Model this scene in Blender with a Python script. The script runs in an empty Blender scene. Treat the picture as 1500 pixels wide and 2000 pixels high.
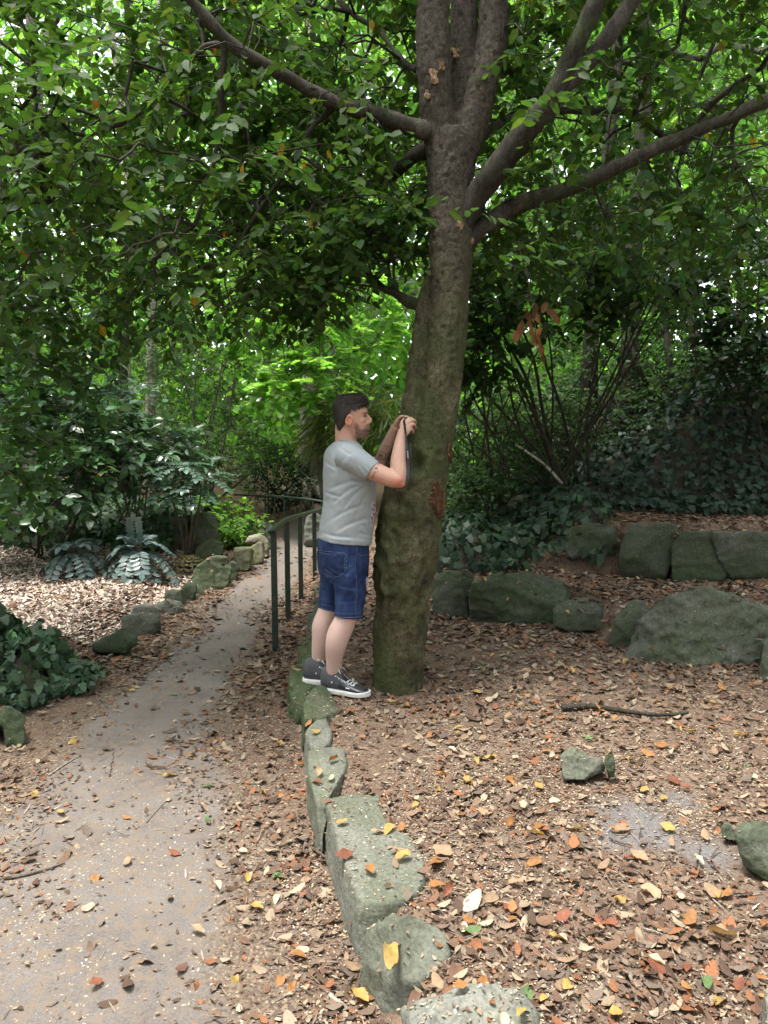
import bpy, bmesh, math, random
import numpy as np
from mathutils import Vector, Matrix, noise
from mathutils.bvhtree import BVHTree

random.seed(7)
RNG = np.random.default_rng(7)
SC = bpy.context.scene
COL = SC.collection
R = math.radians

# ------------------------------------------------------------ camera
CAM_H, PITCH, FPX = 1.66, R(6.5), 1500.0          # photo is 1500 x 2000
cam_d = bpy.data.cameras.new('camera')
cam = bpy.data.objects.new('camera', cam_d)
COL.objects.link(cam)
cam.location = (0, 0, CAM_H)
cam.rotation_euler = (R(90) - PITCH, 0, 0)
cam_d.sensor_fit = 'VERTICAL'
cam_d.sensor_height = 24.0
cam_d.lens = 24.0 * FPX / 2000.0
cam_d.clip_start, cam_d.clip_end = 0.05, 1000
SC.camera = cam

# ------------------------------------------------------------ sky and sun
SUN_EL, SUN_AZ = 76.0, 250.0        # high, from the left and a little behind the camera
w = bpy.data.worlds.new('World'); SC.world = w; w.use_nodes = True
nt = w.node_tree
sky = nt.nodes.new('ShaderNodeTexSky'); sky.sky_type = 'NISHITA'; sky.sun_disc = False
sky.sun_elevation = R(SUN_EL); sky.sun_rotation = R(SUN_AZ)
sky.dust_density = 2.0; sky.air_density = 1.0; sky.ozone_density = 1.0
hs = nt.nodes.new('ShaderNodeHueSaturation'); hs.inputs['Saturation'].default_value = 0.22
nt.links.new(sky.outputs[0], hs.inputs['Color'])
nt.links.new(hs.outputs[0], nt.nodes['Background'].inputs[0])
nt.nodes['Background'].inputs[1].default_value = 0.15
sl = bpy.data.lights.new('sun', 'SUN'); sl.energy = 1.5; sl.angle = R(14); sl.color = (1.0, 0.95, 0.88)
sun = bpy.data.objects.new('sun', sl); COL.objects.link(sun)
# sun direction: azimuth measured clockwise from +Y
sdir = Vector((math.sin(R(SUN_AZ)) * math.cos(R(SUN_EL)), math.cos(R(SUN_AZ)) * math.cos(R(SUN_EL)), math.sin(R(SUN_EL))))
sun.rotation_euler = sdir.to_track_quat('Z', 'Y').to_euler()
SC.view_settings.view_transform = 'Standard'; SC.view_settings.look = 'None'
SC.view_settings.gamma = 1.0; SC.view_settings.use_curve_mapping = False
SC.view_settings.exposure = 2.2
SC.render.engine = 'CYCLES'
cy = SC.cycles
cy.max_bounces = 7; cy.diffuse_bounces = 5; cy.glossy_bounces = 2; cy.transmission_bounces = 5
cy.transparent_max_bounces = 4; cy.caustics_reflective = False; cy.caustics_refractive = False
cy.sample_clamp_indirect = 6.0
cy.use_adaptive_sampling = True; cy.adaptive_threshold = 0.015
cy.use_denoising = True
try:
    cy.denoiser = 'OPENIMAGEDENOISE'; cy.denoising_input_passes = 'RGB_ALBEDO_NORMAL'
    cy.denoising_prefilter = 'ACCURATE'
except Exception:
    pass

# ------------------------------------------------------------ photo pixel -> place
_f = np.array([0, math.cos(PITCH), -math.sin(PITCH)]); _u = np.array([0, math.sin(PITCH), math.cos(PITCH)])
def ray(px, py):
    return _f + np.array([(px - 750.0) / FPX, 0, 0]) + _u * ((1000.0 - py) / FPX)
def P(px, py, Y):                    # the point seen at a pixel, Y metres in front
    r = ray(px, py); return np.array([0, 0, CAM_H]) + r * (Y / r[1])
def G(px, py, z):                    # the point seen at a pixel at height z
    r = ray(px, py); return np.array([0, 0, CAM_H]) + r * ((z - CAM_H) / r[2])
def PX(Y): return Y / FPX            # metres per photo pixel
def project(p):
    p = np.asarray(p, float); d = p - np.array([0, 0, CAM_H])
    z = d @ _f; z = np.where(np.abs(z) < 1e-6, 1e-6, z)
    return 750 + FPX * d[..., 0] / z, 1000 - FPX * (d @ _u) / z, z

# ------------------------------------------------------------ object helpers
def tag(o, label=None, cat=None, group=None, kind=None):
    if label: o['label'] = label
    if cat: o['category'] = cat
    if group: o['group'] = group
    if kind: o['kind'] = kind
    return o
def empty(name, loc, label=None, cat=None, group=None):
    o = bpy.data.objects.new(name, None); COL.objects.link(o); o.location = loc; o.empty_display_size = 0.1
    return tag(o, label, cat, group)
def world_loc(o):
    v = Vector((0, 0, 0))
    while o is not None:
        v += o.location; o = o.parent
    return v
def link(name, me, mat=None, parent=None, smooth=True):
    """link a mesh given in world coordinates, shifted under its parent"""
    o = bpy.data.objects.new(name, me); COL.objects.link(o)
    if mat is not None:
        me.materials.clear(); me.materials.append(mat)
    if smooth and len(me.polygons):
        me.polygons.foreach_set('use_smooth', np.ones(len(me.polygons), dtype=bool))
    if parent is not None:
        o.parent = parent; me.transform(Matrix.Translation(-world_loc(parent)))
    return o
def rebase(o, loc):
    """move a top-level mesh object's origin"""
    o.data.transform(Matrix.Translation(-Vector(loc))); o.location = loc
    return o
def mesh_np(name, V, F=None, cols=None, quads=None):
    V = np.asarray(V, dtype=np.float32)
    me = bpy.data.meshes.new(name)
    if F is not None and quads is None and isinstance(F, np.ndarray):
        k = F.shape[1]
        me.vertices.add(len(V)); me.vertices.foreach_set('co', V.ravel())
        me.loops.add(F.size); me.loops.foreach_set('vertex_index', F.astype(np.int32).ravel())
        me.polygons.add(len(F)); me.polygons.foreach_set('loop_start', np.arange(0, F.size, k, dtype=np.int32))
        me.update(calc_edges=True)
    else:
        me.from_pydata([tuple(v) for v in V], [], [tuple(f) for f in F]); me.update()
    if cols is not None: set_col(me, cols)
    return me
def set_col(me, cols):
    a = me.color_attributes.new('Col', 'FLOAT_COLOR', 'POINT')
    c = np.ones((len(me.vertices), 4), dtype=np.float32); c[:, :3] = cols
    a.data.foreach_set('color', c.ravel())
def get_co(me):
    a = np.empty(len(me.vertices) * 3, dtype=np.float32); me.vertices.foreach_get('co', a); return a.reshape(-1, 3)
def get_no(me):
    a = np.empty(len(me.vertices) * 3, dtype=np.float32); me.vertices.foreach_get('normal', a); return a.reshape(-1, 3)
def set_co(me, V):
    me.vertices.foreach_set('co', np.asarray(V, dtype=np.float32).ravel()); me.update()

class MB:                            # collects shapes into one mesh
    def __init__(s): s.V, s.F, s.n = [], [], 0
    def add(s, V, F):
        V = np.asarray(V, float); s.V.append(V)
        s.F += [tuple(int(i) + s.n for i in f) for f in F]; s.n += len(V)
    def loft(s, rings, cap=True, closed=False):
        K = len(rings[0]); V = np.concatenate(rings); F = []
        m = len(rings)
        for i in range(m - 1 + (1 if closed else 0)):
            a, b = i * K, ((i + 1) % m) * K
            for k in range(K):
                k2 = (k + 1) % K; F.append((a + k, a + k2, b + k2, b + k))
        if cap and not closed:
            F.append(tuple(range(K))[::-1]); F.append(tuple(range((m - 1) * K, m * K)))
        s.add(V, F)
    def tube(s, pts, rad, K=10, flat=None, cap=True):
        """round tube along points; flat = (axis vector, factor) squashes it"""
        s.loft(tube_rings(pts, rad, K, flat), cap)
    def ball(s, c, r, n=10):
        c = np.asarray(c, float); r = np.ones(3) * r if np.isscalar(r) else np.asarray(r, float)
        rings = []
        for i in range(1, n):
            t = math.pi * i / n; q = np.linspace(0, 2 * math.pi, 2 * n, endpoint=False)
            rings.append(c + r * np.stack([math.sin(t) * np.cos(q), math.sin(t) * np.sin(q), math.cos(t) * np.ones_like(q)], 1))
        s.loft(rings[::-1])
    def box(s, c, h, U=(1, 0, 0), V=(0, 1, 0), W=(0, 0, 1)):
        c = np.asarray(c, float); U, V, W = [np.asarray(q, float) for q in (U, V, W)]
        vs = [c + U * h[0] * a + V * h[1] * b + W * h[2] * d for a in (-1, 1) for b in (-1, 1) for d in (-1, 1)]
        s.add(vs, [(0, 1, 3, 2), (4, 6, 7, 5), (0, 4, 5, 1), (2, 3, 7, 6), (0, 2, 6, 4), (1, 5, 7, 3)])
    def mesh(s, name):
        me = bpy.data.meshes.new(name); me.from_pydata([tuple(v) for v in np.concatenate(s.V)], [], s.F); me.update()
        return me
    def build(s, name, mat, parent=None, smooth=True): return link(name, s.mesh(name), mat, parent, smooth)

def unit(v):
    v = np.asarray(v, float); return v / (np.linalg.norm(v, axis=-1, keepdims=True) + 1e-12)
def tube_rings(pts, rad, K=10, flat=None):
    pts = np.asarray(pts, float); n = len(pts)
    rad = np.ones(n) * rad if np.isscalar(rad) else np.asarray(rad, float)
    T = unit(np.gradient(pts, axis=0)) if n > 2 else np.repeat(unit(pts[1:] - pts[:1]), 2, 0)
    a = np.array([0, 0, 1.0]) if abs(T[0][2]) < 0.9 else np.array([1.0, 0, 0])
    N = unit(np.cross(T[0], a)); rings = []
    q = np.linspace(0, 2 * math.pi, K, endpoint=False)
    for i in range(n):
        N = unit(N - T[i] * np.dot(N, T[i])); B = np.cross(T[i], N)
        off = rad[i] * (np.cos(q)[:, None] * N + np.sin(q)[:, None] * B)
        if flat is not None:
            ax = unit(flat[0]); off = off - (off @ ax)[:, None] * ax * (1 - flat[1])
        rings.append(pts[i] + off)
    return rings
def spline(pts, n):
    """Catmull-Rom through rows of numbers"""
    p = np.asarray(pts, float); m = len(p)
    p = np.vstack([2 * p[0] - p[1], p, 2 * p[-1] - p[-2]]); out = []
    for t in np.linspace(0, m - 1 - 1e-9, n):
        i = int(t); f = t - i; a, b, c, d = p[i], p[i + 1], p[i + 2], p[i + 3]
        out.append(0.5 * (2 * b + (c - a) * f + (2 * a - 5 * b + 4 * c - d) * f * f + (3 * b - a - 3 * c + d) * f ** 3))
    return np.array(out)
def remesh(me, vox, smooth_it=3, fac=0.5):
    o = bpy.data.objects.new('t', me); COL.objects.link(o)
    m = o.modifiers.new('r', 'REMESH'); m.mode = 'VOXEL'; m.voxel_size = vox; m.adaptivity = 0
    if smooth_it:
        s = o.modifiers.new('s', 'SMOOTH'); s.factor = fac; s.iterations = smooth_it
    dg = bpy.context.evaluated_depsgraph_get(); dg.update()
    out = bpy.data.meshes.new_from_object(o.evaluated_get(dg))
    bpy.data.objects.remove(o); bpy.data.meshes.remove(me)
    return out
def fbm(V, scale, octaves=4, H=0.9):
    s = scale
    return np.array([noise.fractal(Vector((v[0] * s, v[1] * s, v[2] * s)), H, 2.0, octaves) for v in V])
def nz(V, scale, off=0.0):
    return np.array([noise.noise(Vector((v[0] * scale + off, v[1] * scale + off, v[2] * scale))) for v in V])
def sstep(a, b, x):
    t = np.clip((np.asarray(x, float) - a) / (b - a), 0, 1); return t * t * (3 - 2 * t)
def bvh_of(me):
    me.calc_loop_triangles()
    return BVHTree.FromPolygons([v.co[:] for v in me.vertices], [p.vertices[:] for p in me.polygons])

# ------------------------------------------------------------ materials
MATS = {}
def newmat(name):
    m = bpy.data.materials.new(name); m.use_nodes = True; MATS[name] = m
    nt = m.node_tree; return m, nt, nt.nodes['Principled BSDF']
def nd(nt, t, **kw):
    n = nt.nodes.new(t)
    for k, v in kw.items():
        if k in n.inputs: n.inputs[k].default_value = v
        else: setattr(n, k, v)
    return n
def ramp(nt, stops, fac=None, interp='LINEAR'):
    r = nt.nodes.new('ShaderNodeValToRGB'); r.color_ramp.interpolation = interp
    el = r.color_ramp.elements
    while len(el) < len(stops): el.new(0.5)
    for e, (p, c) in zip(el, stops):
        e.position = p; e.color = (*c, 1) if len(c) == 3 else c
    if fac is not None: nt.links.new(fac, r.inputs[0])
    return r
def mixc(nt, fac, a, b, mode='MIX'):
    m = nt.nodes.new('ShaderNodeMix'); m.data_type = 'RGBA'; m.blend_type = mode
    for s, v in ((0, fac), (6, a), (7, b)):
        if hasattr(v, 'node'): nt.links.new(v, m.inputs[s])
        elif s == 0: m.inputs[0].default_value = v
        else: m.inputs[s].default_value = (*v, 1)
    return m.outputs[2]
def bump(nt, h, bsdf, strength=0.5, dist=0.01):
    b = nd(nt, 'ShaderNodeBump', Strength=strength, Distance=dist)
    nt.links.new(h, b.inputs['Height']); nt.links.new(b.outputs[0], bsdf.inputs['Normal'])
def tnoise(nt, scale, detail=5, rough=0.55, vec=None, dist=0.0):
    n = nd(nt, 'ShaderNodeTexNoise', Scale=scale, Detail=detail, Roughness=rough, Distortion=dist)
    if vec is not None: nt.links.new(vec, n.inputs['Vector'])
    return n
def objco(nt): return nt.nodes.new('ShaderNodeTexCoord').outputs['Object']
def geo(nt): return nt.nodes.new('ShaderNodeNewGeometry').outputs['Position']

def leaf_mat(name, transl=0.4, rough=0.45, spec=0.4, tint=(1.25, 1.35, 0.55), vary=True):
    m, nt, b = newmat(name)
    at = nd(nt, 'ShaderNodeAttribute', attribute_name='Col')
    n = tnoise(nt, 60, 2, vec=geo(nt))
    r = ramp(nt, [(0.3, (0.8, 0.8, 0.8)), (0.7, (1.15, 1.15, 1.15))], n.outputs[0])
    c = mixc(nt, 1.0, at.outputs[0], r.outputs[0], 'MULTIPLY')
    nt.links.new(c, b.inputs['Base Color'])
    b.inputs['Roughness'].default_value = rough; b.inputs['Specular IOR Level'].default_value = spec
    if transl > 0:
        t = nt.nodes.new('ShaderNodeBsdfTranslucent')
        nt.links.new(mixc(nt, 1.0, c, tint, 'MULTIPLY'), t.inputs[0])
        mx = nt.nodes.new('ShaderNodeMixShader'); mx.inputs[0].default_value = transl
        nt.links.new(b.outputs[0], mx.inputs[1]); nt.links.new(t.outputs[0], mx.inputs[2])
        nt.links.new(mx.outputs[0], nt.nodes['Material Output'].inputs[0])
    return m
leaf_mat('leaf', 0.48, 0.55, 0.2, (1.4, 1.5, 0.65))
leaf_mat('leaf_bright', 0.6, 0.5, 0.3, (1.9, 2.1, 0.95))
leaf_mat('leaf_gloss', 0.22, 0.28, 0.6, (1.1, 1.3, 0.6))
leaf_mat('ivy', 0.2, 0.5, 0.3, (1.1, 1.3, 0.6))
leaf_mat('mahonia', 0.12, 0.35, 0.6, (1.0, 1.2, 0.8))
leaf_mat('dead_leaf', 0.3, 0.6, 0.25, (1.2, 1.0, 0.6))

def bark_mat(name, stops, moss=0.0, mosscol=(0.05, 0.075, 0.018), scale=9, stretch=0.35, bs=0.6, upper=None):
    m, nt, b = newmat(name)
    mp = nd(nt, 'ShaderNodeMapping'); nt.links.new(geo(nt), mp.inputs[0]); mp.inputs['Scale'].default_value = (1, 1, stretch)
    n1 = tnoise(nt, scale, 6, 0.62, mp.outputs[0]); n2 = tnoise(nt, scale * 5, 8, 0.72, mp.outputs[0])
    c = ramp(nt, stops, n1.outputs[0]).outputs[0]
    sp = ramp(nt, [(0.36, (0.45, 0.45, 0.45)), (0.64, (1.35, 1.35, 1.3))], n2.outputs[0]).outputs[0]
    c = mixc(nt, 0.9, c, sp, 'MULTIPLY')
    if moss > 0:
        n3 = tnoise(nt, 2.6, 6, 0.65, geo(nt), 0.6)
        f = ramp(nt, [(0.62 - 0.3 * moss, (0, 0, 0)), (0.78 - 0.22 * moss, (1, 1, 1))], n3.outputs[0]).outputs[0]
        f2 = mixc(nt, 1.0, f, ramp(nt, [(0.3, (.35,) * 3), (0.65, (1, 1, 1))], n2.outputs[0]).outputs[0], 'MULTIPLY')
        c = mixc(nt, f2, c, mosscol)
    if upper is not None:                                # drier, browner bark higher up the stem
        sx = nt.nodes.new('ShaderNodeSeparateXYZ'); nt.links.new(geo(nt), sx.inputs[0])
        mr = nd(nt, 'ShaderNodeMapRange'); nt.links.new(sx.outputs[2], mr.inputs[0]); mr.inputs[1].default_value = 1.9; mr.inputs[2].default_value = 2.9
        c = mixc(nt, mr.outputs[0], c, mixc(nt, 1.0, upper, sp, 'MULTIPLY'))
    nt.links.new(c, b.inputs['Base Color'])
    b.inputs['Roughness'].default_value = 0.85; b.inputs['Specular IOR Level'].default_value = 0.25
    h = mixc(nt, 0.5, n1.outputs[0], n2.outputs[0]); bump(nt, h, b, bs, 0.03)
    n5 = tnoise(nt, scale * 17, 4, 0.7, geo(nt)); nt.links.new(mixc(nt, 1.0, c, ramp(nt, [(0.38, (0.5,) * 3), (0.5, (1.0,) * 3), (0.66, (1.5, 1.5, 1.35))], n5.outputs[0]).outputs[0], 'MULTIPLY'), b.inputs['Base Color'])
    return m
bark_mat('bark', [(0.3, (0.033, 0.026, 0.017)), (0.46, (0.066, 0.056, 0.033)), (0.58, (0.1, 0.088, 0.052)), (0.72, (0.165, 0.15, 0.1))], 0.78, (0.048, 0.064, 0.019), stretch=0.75, upper=(0.066, 0.054, 0.042))
bark_mat('bark_upper', [(0.3, (0.0315, 0.0261, 0.02025)), (0.5, (0.05625, 0.04725, 0.03825)), (0.7, (0.09, 0.07875, 0.0675))], 0.45, (0.0315, 0.03825, 0.01575))
bark_mat('bark_dark', [(0.3, (0.0225, 0.0195, 0.015)), (0.55, (0.045, 0.039, 0.03)), (0.75, (0.075, 0.0675, 0.0525))], 0.35)
bark_mat('bark_grey', [(0.3, (0.09, 0.08, 0.065)), (0.55, (0.17, 0.155, 0.125)), (0.75, (0.27, 0.25, 0.21))], 0.3)
bark_mat('bark_pale', [(0.35, (0.16, 0.14, 0.11)), (0.5, (0.4, 0.37, 0.31)), (0.7, (0.55, 0.52, 0.45))], 0.15, scale=5, stretch=1.6)
bark_mat('torn_wood', [(0.3, (0.05, 0.024, 0.013)), (0.5, (0.15, 0.075, 0.04)), (0.7, (0.34, 0.2, 0.11))], 0.0, scale=40, stretch=0.08, bs=1.0)
bark_mat('pale_flake', [(0.3, (0.2, 0.12, 0.07)), (0.6, (0.42, 0.29, 0.19))], 0.0, scale=20)

def stone_mat(name, a, b_, algae, amount, speck=0.5):
    m, nt, b = newmat(name)
    co = geo(nt)
    n1 = tnoise(nt, 5, 7, 0.6, co); n2 = tnoise(nt, 70, 4, 0.6, co); n3 = tnoise(nt, 2.2, 5, 0.6, co, 0.4)
    c = ramp(nt, [(0.32, a), (0.68, b_)], n1.outputs[0]).outputs[0]
    f = ramp(nt, [(0.66 - amount * 0.4, (0, 0, 0)), (0.72 - amount * 0.15, (1, 1, 1))], n3.outputs[0]).outputs[0]
    c = mixc(nt, f, c, algae)
    c = mixc(nt, 1.0, c, ramp(nt, [(0.35, (0.72,) * 3), (0.65, (1.22,) * 3)], n2.outputs[0]).outputs[0], 'MULTIPLY')
    v = nd(nt, 'ShaderNodeTexVoronoi', Scale=26.0); nt.links.new(co, v.inputs['Vector'])
    k = ramp(nt, [(0.0, (1, 1, 1)), (0.11, (1, 1, 1)), (0.16, (0, 0, 0))], v.outputs['Distance']).outputs[0]
    n4 = tnoise(nt, 9, 3, 0.6, co)
    k2 = mixc(nt, 1.0, k, ramp(nt, [(0.52, (0, 0, 0)), (0.62, (speck,) * 3)], n4.outputs[0]).outputs[0], 'MULTIPLY')
    c = mixc(nt, k2, c, (0.42, 0.44, 0.38))
    nt.links.new(c, b.inputs['Base Color'])
    b.inputs['Roughness'].default_value = 0.88; b.inputs['Specular IOR Level'].default_value = 0.25
    bump(nt, mixc(nt, 0.6, n1.outputs[0], n2.outputs[0]), b, 0.7, 0.012)
    return m
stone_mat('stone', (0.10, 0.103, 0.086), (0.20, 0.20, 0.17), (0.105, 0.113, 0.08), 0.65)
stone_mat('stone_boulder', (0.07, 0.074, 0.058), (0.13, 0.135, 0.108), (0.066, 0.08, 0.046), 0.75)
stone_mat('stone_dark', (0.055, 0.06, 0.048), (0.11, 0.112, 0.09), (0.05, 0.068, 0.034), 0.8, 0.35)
stone_mat('stone_mossy', (0.065, 0.072, 0.045), (0.125, 0.13, 0.09), (0.048, 0.072, 0.028), 0.8, 0.6)
stone_mat('stone_tan', (0.15, 0.135, 0.10), (0.27, 0.25, 0.19), (0.12, 0.13, 0.06), 0.5)

def plain(name, col, rough=0.6, spec=0.4, metallic=0.0, nscale=0, amp=0.2, bs=0.0):
    m, nt, b = newmat(name)
    b.inputs['Base Color'].default_value = (*col, 1); b.inputs['Roughness'].default_value = rough
    b.inputs['Specular IOR Level'].default_value = spec; b.inputs['Metallic'].default_value = metallic
    if nscale:
        n = tnoise(nt, nscale, 5, 0.6, objco(nt))
        r = ramp(nt, [(0.3, (1 - amp,) * 3), (0.7, (1 + amp,) * 3)], n.outputs[0]).outputs[0]
        nt.links.new(mixc(nt, 1.0, col, r, 'MULTIPLY'), b.inputs['Base Color'])
        if bs: bump(nt, n.outputs[0], b, bs, 0.003)
    return m
def attr_mat(name, rough=0.6, spec=0.35, sss=0.0, nscale=200, amp=0.08, bs=0.1):
    m, nt, b = newmat(name)
    at = nd(nt, 'ShaderNodeAttribute', attribute_name='Col')
    n = tnoise(nt, nscale, 3, 0.6, objco(nt))
    r = ramp(nt, [(0.3, (1 - amp,) * 3), (0.7, (1 + amp,) * 3)], n.outputs[0]).outputs[0]
    nt.links.new(mixc(nt, 1.0, at.outputs[0], r, 'MULTIPLY'), b.inputs['Base Color'])
    b.inputs['Roughness'].default_value = rough; b.inputs['Specular IOR Level'].default_value = spec
    if sss:
        b.inputs['Subsurface Weight'].default_value = sss
        b.inputs['Subsurface Radius'].default_value = (0.012, 0.005, 0.003); b.inputs['Subsurface Scale'].default_value = 0.5
    bump(nt, n.outputs[0], b, bs, 0.001)
    return m
attr_mat('skin', 0.5, 0.35, 0.0, 120, 0.06, 0.15)
attr_mat('shirt', 0.9, 0.15, 0, 420, 0.13, 0.25)
attr_mat('denim', 0.85, 0.2, 0, 380, 0.3, 0.35)
attr_mat('hair', 0.5, 0.4, 0, 300, 0.35, 0.5)
plain('stitch', (0.13, 0.16, 0.26), 0.8)
plain('fray', (0.62, 0.65, 0.7), 0.9)
plain('shoe_black', (0.018, 0.02, 0.024), 0.35, 0.5, 0, 60, 0.3, 0.2)
plain('shoe_grey', (0.075, 0.078, 0.085), 0.85, 0.2, 0, 200, 0.2, 0.3)
plain('shoe_sole', (0.62, 0.62, 0.6), 0.6, 0.4, 0, 40, 0.1)
plain('lace', (0.6, 0.61, 0.62), 0.8)
plain('eyelet', (0.65, 0.66, 0.66), 0.35, 0.5, 0.6)
plain('sock', (0.016, 0.016, 0.018), 0.9, 0.2)
plain('black_plastic', (0.012, 0.012, 0.013), 0.4, 0.5, 0, 80, 0.2)
plain('strap_mark', (0.45, 0.45, 0.45), 0.7)
plain('eye_white', (0.10, 0.07, 0.055), 0.3, 0.5)
plain('tattoo', (0.035, 0.045, 0.055), 0.6, 0.3)
attr_mat('litter', 0.8, 0.2, 0, 150, 0.2, 0.2)
bark_mat('twig', [(0.3, (0.05, 0.04, 0.03)), (0.6, (0.13, 0.105, 0.08)), (0.8, (0.24, 0.2, 0.16))], 0.0, scale=25)
bark_mat('twig_pale', [(0.3, (0.22, 0.19, 0.15)), (0.6, (0.42, 0.38, 0.32))], 0.0, scale=25)
# painted, rusty rail
m, nt_, b_ = newmat('rail')
n_ = tnoise(nt_, 14, 6, 0.65, geo(nt_)); n2_ = tnoise(nt_, 90, 3, 0.6, geo(nt_))
c_ = ramp(nt_, [(0.44, (0.016, 0.035, 0.026)), (0.56, (0.03, 0.055, 0.04)), (0.62, (0.06, 0.032, 0.018)), (0.75, (0.085, 0.045, 0.025))], n_.outputs[0]).outputs[0]
c_ = mixc(nt_, 1.0, c_, (.7, .7, .7), 'MULTIPLY'); nt_.links.new(c_, b_.inputs['Base Color']); b_.inputs['Roughness'].default_value = 0.42
bump(nt_, n2_.outputs[0], b_, 0.25, 0.002)
# ------------------------------------------------------------ the ground
BANK = 0.16                                            # bank right of the kerb stones
_kerb = [(752, 2000), (700, 1890), (686, 1800), (638, 1640), (598, 1560), (588, 1480), (588, 1400), (560, 1360), (566, 1290), (592, 1200), (606, 1150), (612, 1110), (616, 1080), (618, 1050)]
_k = np.array([G(a, b, 0.0) for a, b in _kerb])
KY = np.concatenate([[-60, 0.6, 1.4], _k[:, 1], [16, 60]]); KX = np.concatenate([[3.0, 0.55, 0.25], _k[:, 0], [-1.3, -6.0]])
def kerb_x(y): return np.interp(y, KY, KX)
_t1 = np.array([G(a, b, BANK) for a, b in [(845, 1195), (940, 1212), (1080, 1226), (1195, 1262)]] + [P(1245, 1300, 4.75), P(1500, 1330, 4.75), P(1700, 1330, 4.6)])
def terr1(x): return 0.36 + np.interp(x, np.concatenate([[-0.6, 0.1], _t1[:, 0], [12]]), np.concatenate([[9.0, 6.6], _t1[:, 1], [4.3]]))
T2Y = 6.45
def hgt(x, y):
    x = np.asarray(x, float); y = np.asarray(y, float)
    k = kerb_x(y)
    h = BANK * sstep(0.0, 0.16, x - k)
    fr = sstep(-0.5, 0.5, x)
    h = h + 0.24 * sstep(0.02, 0.25, y - terr1(x)) * fr
    h = h + 0.42 * sstep(0.05, 0.3, y - T2Y + 0.06 * x) * sstep(0.9, 1.9, x)
    h = h + 0.9 * sstep(7.2, 12, y) * sstep(0.3, 3, x)
    left = sstep(0.0, 0.25, -2.2 - 0.35 * sstep(5.2, 3.2, y) - x)
    h = h + 0.08 * left + 0.35 * sstep(-1.9, -3.2, x) * sstep(8.3, 11, y) + 0.25 * left * sstep(-3, -7, x)
    h = h + 0.5 * sstep(11.5, 16, y) * sstep(-9, -1.0, x) * (1 - sstep(0.3, 2, x))
    h = h + 2.5 * sstep(22, 60, np.hypot(x, y))
    h = h + 0.012 * np.sin(x * 3.1 + 1.3 * np.sin(y * 2.2)) * np.sin(y * 2.7 + 0.6) + 0.006 * np.sin(x * 9.7 + y * 4.1) * np.sin(y * 8.3 - x * 3)
    return h
def axis_pts(lo, hi, step, far):
    core = np.arange(lo, hi + 1e-6, step); s = step; o = []; v = hi
    while v < far: s *= 1.22; v += s; o.append(v)
    p = []; s = step; v = lo
    while v > -far: s *= 1.22; v -= s; p.append(v)
    return np.concatenate([p[::-1], core, o])
gx, gy = axis_pts(-5.5, 4.5, 0.05, 160), axis_pts(0.8, 13.5, 0.05, 160)
XX, YY = np.meshgrid(gx, gy); ZZ = hgt(XX, YY)
nx_, ny_ = len(gx), len(gy)
idx = np.arange(nx_ * ny_).reshape(ny_, nx_)
Fq = np.stack([idx[:-1, :-1], idx[:-1, 1:], idx[1:, 1:], idx[1:, :-1]], -1).reshape(-1, 4)
m, nt_, b_ = newmat('soil')
co_ = geo(nt_)
n1_ = tnoise(nt_, 1.6, 6, 0.6, co_, 0.3); n2_ = tnoise(nt_, 55, 5, 0.7, co_); v_ = nd(nt_, 'ShaderNodeTexVoronoi', Scale=120.0); nt_.links.new(co_, v_.inputs['Vector'])
v2_ = nd(nt_, 'ShaderNodeTexVoronoi', Scale=45.0); nt_.links.new(co_, v2_.inputs['Vector'])
c_ = ramp(nt_, [(0.35, (0.072, 0.05, 0.034)), (0.6, (0.125, 0.092, 0.066))], n1_.outputs[0]).outputs[0]
c_ = mixc(nt_, 1.0, c_, ramp(nt_, [(0.3, (0.45,) * 3), (0.7, (1.5,) * 3)], n2_.outputs[0]).outputs[0], 'MULTIPLY')
ch_ = ramp(nt_, [(0.0, (0.045, 0.032, 0.024)), (0.35, (0.12, 0.088, 0.064)), (0.75, (0.21, 0.158, 0.112)), (1.0, (0.36, 0.295, 0.215))], v_.outputs['Color']).outputs[0]
c_ = mixc(nt_, 0.5, c_, ch_)
c_ = mixc(nt_, 0.3, c_, ramp(nt_, [(0.0, (0.07, 0.042, 0.032)), (0.5, (0.16, 0.10, 0.072)), (1.0, (0.26, 0.19, 0.145))], v2_.outputs['Color']).outputs[0])
at_ = nd(nt_, 'ShaderNodeAttribute', attribute_name='Col'); c_ = mixc(nt_, at_.outputs['Fac'], c_, mixc(nt_, 1.0, (0.155, 0.145, 0.14), ramp(nt_, [(0.3, (0.7,) * 3), (0.7, (1.2,) * 3)], n2_.outputs[0]).outputs[0], 'MULTIPLY'))
nt_.links.new(c_, b_.inputs['Base Color']); b_.inputs['Roughness'].default_value = 0.95; b_.inputs['Specular IOR Level'].default_value = 0.1
bump(nt_, mixc(nt_, 0.5, n2_.outputs[0], v_.outputs['Distance']), b_, 0.8, 0.012)
BARE = [(G(1250, 1605, BANK), .16), (G(1210, 1640, BANK), .10), (G(1290, 1640, BANK), .09), (G(1380, 1668, BANK), .10), (G(1330, 1560, BANK), .07)]
def bare(x, y):
    b = np.zeros_like(np.asarray(x, float))
    for c, r in BARE: b = np.maximum(b, np.exp(-(((x - c[0]) / r) ** 2 + ((y - c[1]) / (r * 1.1)) ** 2) ** 1.5))
    return b
bb_ = bare(XX, YY).reshape(-1)
ground = link('ground', mesh_np('ground', np.stack([XX, YY, ZZ], -1).reshape(-1, 3), Fq, np.repeat(bb_[:, None], 3, 1)), MATS['soil'])
tag(ground, 'brown woodland soil strewn with fallen leaves', None, None, 'structure')

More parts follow.
